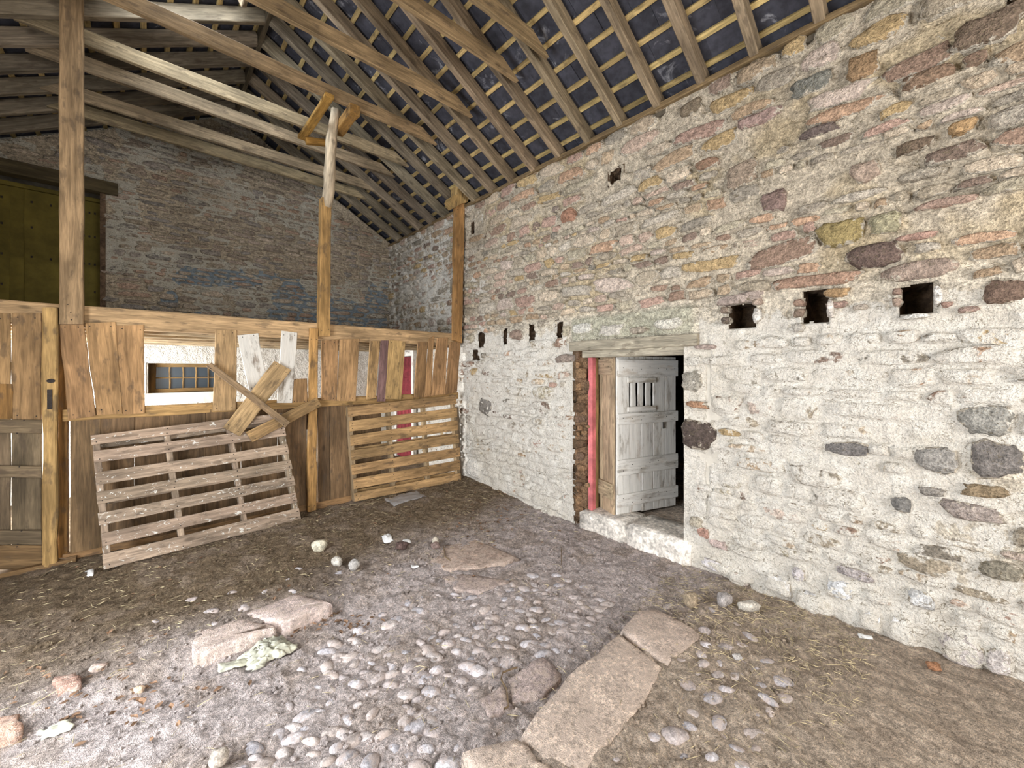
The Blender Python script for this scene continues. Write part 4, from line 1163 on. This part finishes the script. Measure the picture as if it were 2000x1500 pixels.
# ------------------------------------------------------------------ doorway in the rubble wall
door_4 = empty('door_4', (3.6, 2.1, .15)); tag(door_4, 'limewashed plank door with a barred vent standing open beyond the doorway', 'door', kind='structure')
def leaf(A, B, z0, z1, nplank, ledges, root, col, mat, thick=.028, seed=1, vent=None):
    rnd = random.Random(seed)
    A, B = Vector((*A, 0)), Vector((*B, 0)); e = (B - A).normalized(); nrm = Vector((e.y, -e.x, 0))
    if nrm.dot(Vector((-1, -.6, 0))) < 0: nrm = -nrm
    L = (B - A).length
    def pp(s, z, o=0): return A + e * s + Vector((0, 0, z)) + nrm * o
    for i in range(nplank):
        s0, s1 = L * i / nplank, L * (i + 1) / nplank - .004
        dz = rnd.uniform(-.012, .008)
        if vent and s0 < vent[1] - .01 and s1 > vent[0] + .01:
            segs_ = ((z0 + dz, vent[2]), (vent[3], z1))
        else: segs_ = ((z0 + dz, z1),)
        for (za, zb) in segs_:
            prism_board([pp(s0, zb), pp(s1, zb), pp(s1, za), pp(s0, za)], thick, nrm, 'plank', mat, root, jit(col, .06), segs=4, wob=.002, rnd=rnd)
    for (za, zb) in ledges:
        prism_board([pp(.0, zb, .026), pp(L, zb, .026), pp(L, za, .026), pp(.0, za, .026)], .025, nrm, 'ledge', mat, root, jit(col, .06), segs=4, wob=.003, rnd=rnd)
        for s in np.linspace(.06, L - .05, nplank + 2): nail(root, pp(s, (za + zb) / 2 + rnd.uniform(-.03, .03), .026), nrm)
    return pp, nrm
pp, nrm = leaf((3.49, 2.265), (4.28, 2.03), .14, 1.745, 5, ((1.54, 1.715), (1.055, 1.165), (.54, .70), (.225, .35)), door_4, srgb(214, 204, 190), M_WWOOD2, vent=(.158, .474, 1.20, 1.50))
for s in (.215, .315, .42):
    prism_board([pp(s - .035, 1.52), pp(s + .035, 1.52), pp(s + .035, 1.19), pp(s - .035, 1.19)], .02, nrm, 'vent_bar', M_WWOOD2, door_4, srgb(190, 176, 160))
for z in (1.50, 1.205):
    prism_board([pp(.13, z + .025, .024), pp(.50, z + .025, .024), pp(.50, z - .025, .024), pp(.13, z - .025, .024)], .02, nrm, 'vent_rail', M_WWOOD2, door_4, srgb(206, 190, 166))
box_mesh('latch', (0, 0, 0), (.012, .012, .09), M_NAIL_AND_SHADE, door_4).matrix_basis = Matrix.Translation(pp(.62, .98, .02))
door_5 = empty('door_5', (3.53, 2.46, .15)); tag(door_5, 'narrow brown plank leaf hung on the red post of the doorway', 'door', kind='structure')
leaf((3.61, 2.635), (3.455, 2.285), .15, 1.745, 2, ((1.56, 1.72), (.30, .46)), door_5, srgb(206, 182, 150), M_WOOD, seed=5)
trim_1 = empty('trim_1', (XW, 2.1, 0)); tag(trim_1, kind='structure')
def wall_bar(y0, y1, z0, z1, x0, x1, name, mat, col, segs=8, wob=.006):
    yc = (y0 + y1) / 2
    if abs(y1 - y0) > (z1 - z0):
        return timber(((x0 + x1) / 2, y0, (z0 + z1) / 2), ((x0 + x1) / 2, y1, (z0 + z1) / 2), abs(x1 - x0), z1 - z0, name, mat, trim_1, col, segs=segs, wob=wob)
    return timber(((x0 + x1) / 2, yc, z0), ((x0 + x1) / 2, yc, z1), abs(x1 - x0), abs(y1 - y0), name, mat, trim_1, col, up=(0, 1, 0), segs=segs, wob=wob)
wall_bar(1.40, 2.74, 1.805, 1.905, XW - .035, XW + .12, 'lintel', M_WOOD, srgb(178, 168, 148))
wall_bar(1.50, 2.60, 1.735, 1.81, XW + .01, XW + .14, 'door_head', M_WOOD, srgb(190, 180, 160))
wall_bar(2.51, 2.565, .12, 1.74, XW + .06, XW + .13, 'red_jamb', M_RED, (1, 1, 1), wob=.002)
wall_bar(2.52, 2.575, .15, 1.74, XW + .135, XW + .19, 'inner_jamb', M_WOOD, srgb(176, 146, 100))
wall_bar(1.53, 1.57, .18, 1.76, XW + .10, XW + .19, 'near_jamb', M_WOOD, srgb(130, 118, 92))
SILLC = srgb(222, 214, 204)
def sill_block(y0, y1, z0, z1, seed, name='sill_stone', x0=XW - .055, x1=XW + .40):
    rnd = random.Random(seed); bm = bmesh.new(); bmesh.ops.create_cube(bm, size=1)
    bmesh.ops.bevel(bm, geom=bm.edges[:], offset=.05, segments=2, affect='EDGES')
    bmesh.ops.subdivide_edges(bm, edges=[e for e in bm.edges if e.calc_length() > .4], cuts=4, use_grid_fill=True)
    for v in bm.verts:
        v.co.x = (x0 + x1) / 2 + v.co.x * (x1 - x0) + rnd.uniform(-.005, .005); v.co.y = (y0 + y1) / 2 + v.co.y * (y1 - y0); v.co.z = (z0 + z1) / 2 + v.co.z * (z1 - z0) + rnd.uniform(-.004, .004)
    me = bpy.data.meshes.new(name); bm.to_mesh(me); bm.free()
    me.polygons.foreach_set('use_smooth', [True] * len(me.polygons))
    col_attr(me, np.tile(np.array(SILLC), (len(me.vertices), 1))); me.materials.append(M_FLAG_W); link_obj(name, me, trim_1)
M_FLAG_W = attr_mat('limewashed_sill', 9, .92, .5, .02)
sill_block(2.06, 2.60, -.2, .15, 1); sill_block(1.46, 2.055, -.2, .16, 2)
# dim byre beyond the doorway
wall_beyond = empty('wall_beyond', (6, 2, 0)); tag(wall_beyond, kind='structure')
box_mesh('byre_floor', (XW + .3, -.5, -.2), (7.0, 5.0, .10), simple('byre_earth', srgb(196, 180, 164), .95, 30, .3, .8, .02), wall_beyond)
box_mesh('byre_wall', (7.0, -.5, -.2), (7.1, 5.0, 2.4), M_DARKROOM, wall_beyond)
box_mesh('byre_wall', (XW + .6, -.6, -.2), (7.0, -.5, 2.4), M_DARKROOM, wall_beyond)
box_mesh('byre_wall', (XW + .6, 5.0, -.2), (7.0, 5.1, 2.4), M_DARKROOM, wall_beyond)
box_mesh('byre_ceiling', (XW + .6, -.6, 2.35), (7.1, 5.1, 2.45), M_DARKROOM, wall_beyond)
flush_nails()

# ------------------------------------------------------------------ loose things on the floor
def loose_stone(px, py, wpx, hpx, col, label, name='loose_stone', cat='stone', mat=None, depth=.8, rotz=0, seed=0, group=None):
    p = on_floor(px, py + hpx * .4); d = project(p)[2]
    w = wpx * d / F_PX / 2; h = hpx * d / F_PX / 2
    rnd = random.Random(seed + int(px)); v, f = pebble_geo(rnd, w, w * depth, h, .38, ICO3)
    ca, sa = math.cos(rotz - YAW), math.sin(rotz - YAW)
    v = np.stack([v[:, 0] * ca - v[:, 1] * sa, v[:, 0] * sa + v[:, 1] * ca, v[:, 2] - v[:, 2].min()], 1)
    o = mesh_obj(name, v, f, mat or M_COBBLE2, None, smooth=True, mw=Matrix.Translation((p.x, p.y, float(zfloor(p.x, p.y)) - .006)))
    col_attr(o.data, np.tile(np.array(col) * .72, (len(v), 1)))
    tag(o, label, cat, group, 'thing'); return o
M_COBBLE2 = attr_mat('loose_stone_surface', 35, .9, .6, .010)
loose_stone(623, 1066, 25, 22, srgb(222, 212, 188), 'cream rounded loose stone lying on dark earth near the grey pallet')
loose_stone(658, 1097, 20, 17, srgb(216, 208, 196), 'small white loose stone just in front of the cream one')
loose_stone(692, 1106, 20, 20, srgb(206, 200, 194), 'flaky pale stone chip at the start of the passage floor', rotz=.5)
loose_stone(851, 1056, 13, 17, srgb(206, 194, 176), 'small upright pale stone balanced at the edge of the far flagstone')
loose_stone(851, 1069, 18, 13, srgb(150, 128, 120), 'dark pinkish stone wedged under the small upright pale stone')
loose_stone(1349, 1174, 26, 28, srgb(176, 158, 134), 'round brown loose stone with a dark shadow near the door sill')
loose_stone(1414, 1172, 30, 28, srgb(190, 182, 178), 'angular grey stone chunk at the foot of the rubble wall', rotz=.4)
loose_stone(1462, 1187, 42, 20, srgb(216, 208, 196), 'long flat white stone at the foot of the rubble wall', depth=.5)
loose_stone(428, 1484, 34, 34, srgb(206, 194, 180), 'pale knobbly stone at the bottom edge of the picture')
loose_stone(191, 1301, 28, 10, srgb(220, 196, 182), 'flat pinkish stone chip left of the rag')
loose_stone(272, 1332, 18, 14, srgb(226, 198, 172), 'small peach stone chip among dead leaves')
loose_stone(1824, 1303, 24, 16, srgb(180, 132, 100), 'orange brick fragment lying by the rubble wall', 'brick_fragment', 'brick')
loose_stone(1440, 1283, 16, 12, srgb(210, 204, 200), 'tiny white stone among the cobbles beyond the kerb slab')
loose_stone(785, 1066, 24, 14, srgb(104, 84, 78), 'dark brown stone lump near the white scrap')

def crumple(px4, name, mat, label, cat, amp, seed, nx=16, ny=12, lift=.01, sub=1.0):
    cs = [on_floor(*p) for p in px4]; vs, fs = [], []
    c = sum(cs, Vector()) / 4
    for i in range(nx + 1):
        for j in range(ny + 1):
            s, t = i / nx, j / ny
            p = cs[0].lerp(cs[1], s).lerp(cs[3].lerp(cs[2], s), t)
            n1_ = float(fbm(s * 3.3 * sub + seed, t * 3.1 * sub, seed, 4)); n2_ = float(fbm(s * 4 * sub + seed, t * 4 * sub, seed + 5, 3))
            p = p + Vector(((n2_ - .5) * amp * 1.4, (float(fbm(s * 4, t * 4 + seed, seed + 9, 3)) - .5) * amp * 1.4, 0))
            ridge = abs(n1_ - .5) * 2
            z = float(zfloor(p.x, p.y)) + lift + amp * (1 - ridge) * 1.0 * (math.sin(math.pi * s) * math.sin(math.pi * t)) ** .4
            vs.append((p.x - c.x, p.y - c.y, z - c.z))
    for i in range(nx):
        for j in range(ny):
            fs.append((i * (ny + 1) + j, (i + 1) * (ny + 1) + j, (i + 1) * (ny + 1) + j + 1, i * (ny + 1) + j + 1))
    o = mesh_obj(name, vs, fs, mat, None, smooth=True, mw=Matrix.Translation(c))
    m = o.modifiers.new('thickness', 'SOLIDIFY'); m.thickness = .003
    tag(o, label, cat, None, 'thing'); return o
rag = crumple([(470, 1285), (540, 1250), (582, 1268), (500, 1312)], 'rag', M_RAG, 'crumpled pale green rag lying by the kerb slab', 'rag', .06, 3, 30, 24, sub=2.2)
crumple([(424, 1302), (482, 1286), (486, 1298), (430, 1320)], 'rag_strip', M_RAG, 'flat pale strip of cloth beside the crumpled rag', 'rag', .010, 8)
crumple([(750, 976), (812, 961), (834, 972), (770, 990)], 'plastic_sheet', M_FILM, 'clear crumpled plastic sheet in front of the tan pallet', 'plastic sheet', .014, 5)
crumple([(746, 1050), (760, 1045), (768, 1058), (752, 1062)], 'paper_scrap', M_SCRAP, 'crumpled white scrap beside the dark stone lump', 'scrap', .02, 11, 8, 6)
crumple([(786, 1056), (800, 1054), (803, 1060), (788, 1061)], 'paper_scrap', M_SCRAP, 'thin white sliver right of the crumpled white scrap', 'scrap', .004, 13, 6, 4)
crumple([(802, 1106), (816, 1104), (818, 1110), (804, 1111)], 'paper_scrap', M_SCRAP, 'small white scrap on bare earth before the flagstone', 'scrap', .004, 17, 6, 4)
crumple([(1674, 1242), (1702, 1248), (1706, 1254), (1678, 1248)], 'paper_scrap', M_SCRAP, 'bluish white scrap by the foot of the rubble wall', 'scrap', .006, 19, 6, 4)
crumple([(168, 1122), (182, 1116), (184, 1126), (172, 1130)], 'paper_scrap', M_SCRAP, 'white crumpled scrap below the stall door post', 'scrap', .012, 23, 6, 4)
crumple([(75, 1428), (130, 1412), (145, 1428), (85, 1448)], 'rag', M_RAG, 'greyish shred of cloth low at the left of the picture', 'rag', .02, 29)

def twig(pxs_, label, r=.004):
    ps = [on_floor(*p) + Vector((0, 0, .014)) for p in pxs_]
    c = ps[0].copy(); root = None
    vs, fs = [], []
    for i, p in enumerate(ps):
        for k in range(5):
            a = k * 1.2566; vs.append((p.x - c.x + r * math.cos(a) * .8, p.y - c.y + r * math.sin(a) * .8, p.z - c.z + r * math.sin(a + 1)))
    for i in range(len(ps) - 1):
        for k in range(5): fs.append((i * 5 + k, i * 5 + (k + 1) % 5, (i + 1) * 5 + (k + 1) % 5, (i + 1) * 5 + k))
    o = mesh_obj('twig', vs, fs, M_TWIG, None, mw=Matrix.Translation(c)); tag(o, label, 'twig', None, 'thing')
M_TWIG = simple('dry_twig_bark', srgb(110, 92, 70), .9, 60, .3)
twig([(1010, 1308), (982, 1318), (978, 1332), (990, 1352), (993, 1385), (985, 1390)], 'thin crooked twig lying across the purple flagstones')
twig([(1097, 1072), (1096, 1088), (1097, 1106)], 'short straight twig on the earth before the door sill')
twig([(866, 1070), (869, 1090), (880, 1099)], 'bent thin twig on the far flagstone')

# scattered straw, dead leaves and crumbs of earth
SR = random.Random(99)
def scatter(n, fun, name, label, mat, cat, region, col=None):
    vs, fs = [], []
    k = 0
    while k < n:
        x, y = region(SR)
        if not (XL + .05 < x < XW - .05 and .3 < y < 4.66): continue
        z = float(zfloor_base(x, y)); b = len(vs); v, f = fun(x, y, z)
        vs += v; fs += [tuple(i + b for i in t) for t in f]; k += 1
    o = mesh_obj(name, vs, fs, mat, None); tag(o, label, cat, None, 'stuff'); return o
def straw(x, y, z):
    L = SR.uniform(.015, .07); a = SR.uniform(0, 6.28); w = SR.uniform(.0007, .0014); t = SR.uniform(-.1, .25)
    dx, dy = math.cos(a) * L / 2, math.sin(a) * L / 2; nx_, ny_ = -math.sin(a) * w, math.cos(a) * w; z += SR.uniform(.004, .016)
    dz = L / 2 * t
    return [(x - dx - nx_, y - dy - ny_, z - dz), (x + dx - nx_, y + dy - ny_, z + dz), (x + dx + nx_, y + dy + ny_, z + dz), (x - dx + nx_, y - dy + ny_, z - dz), (x, y, z + w * 2)], [(0, 1, 4), (1, 2, 4), (2, 3, 4), (3, 0, 4)]
def reg_all(r): return r.uniform(XL, XW), (r.uniform(.3, 4.65) if r.random() < .5 else r.uniform(2.9, 4.65))
def reg_right(r): return XW - abs(r.gauss(0, .7)), r.uniform(.2, 1.5)
scatter(1900, straw, 'straw', 'short dry straw scattered over the earth floor', M_STRAW, 'straw', reg_all)
scatter(1100, straw, 'straw', 'dry straw strewn on the raised earth along the rubble wall', M_STRAW, 'straw', reg_right)
def leaf_(x, y, z):
    L = SR.uniform(.010, .026); a = SR.uniform(0, 6.28); w = L * SR.uniform(.35, .6); ca, sa = math.cos(a), math.sin(a); z += .012; cu = SR.uniform(.2, .9)
    def P_(u, v, h): return (x + u * ca - v * sa, y + u * sa + v * ca, z + h)
    return [P_(-L, 0, 0), P_(-.3 * L, w, L * cu * .5), P_(.5 * L, .8 * w, L * cu * .3), P_(L, 0, L * cu * .6), P_(.4 * L, -.8 * w, L * cu * .4), P_(-.4 * L, -w, L * cu * .55), P_(0, 0, .002)], \
        [(0, 1, 6), (1, 2, 6), (2, 3, 6), (3, 4, 6), (4, 5, 6), (5, 0, 6)]
def reg_leaf(r):
    k = r.random()
    if k < .35: p = on_floor(r.gauss(960, 60), r.gauss(1000, 35))
    elif k < .6: p = on_floor(r.gauss(200, 120), r.gauss(1350, 40))
    elif k < .75: p = on_floor(r.gauss(640, 60), r.gauss(1215, 14))
    else: return r.uniform(XL, XW), r.uniform(2.5, 4.6)
    return p.x, p.y
scatter(330, leaf_, 'dead_leaves', 'curled brown dead leaves strewn over the floor', M_LEAF, 'leaves', reg_leaf)
def crumb(x, y, z):
    v, f = CR0; s = SR.uniform(.003, .011); w = v * s * np.array([SR.uniform(.7, 1.4), SR.uniform(.7, 1.4), .7])
    return [(p[0] + x, p[1] + y, p[2] + z + s * .3) for p in w], f
CR0 = ico(1)
o = scatter(9000, crumb, 'earth_crumbs', 'crumbs of dry earth and grit over the floor', M_EARTH, 'grit', lambda r: (r.uniform(XL, XW), r.uniform(.4, 4.6)))
vv = np.array([v.co[:] for v in o.data.vertices]); col_attr(o.data, floor_col(vv[:, 0], vv[:, 1]) * 1.05)
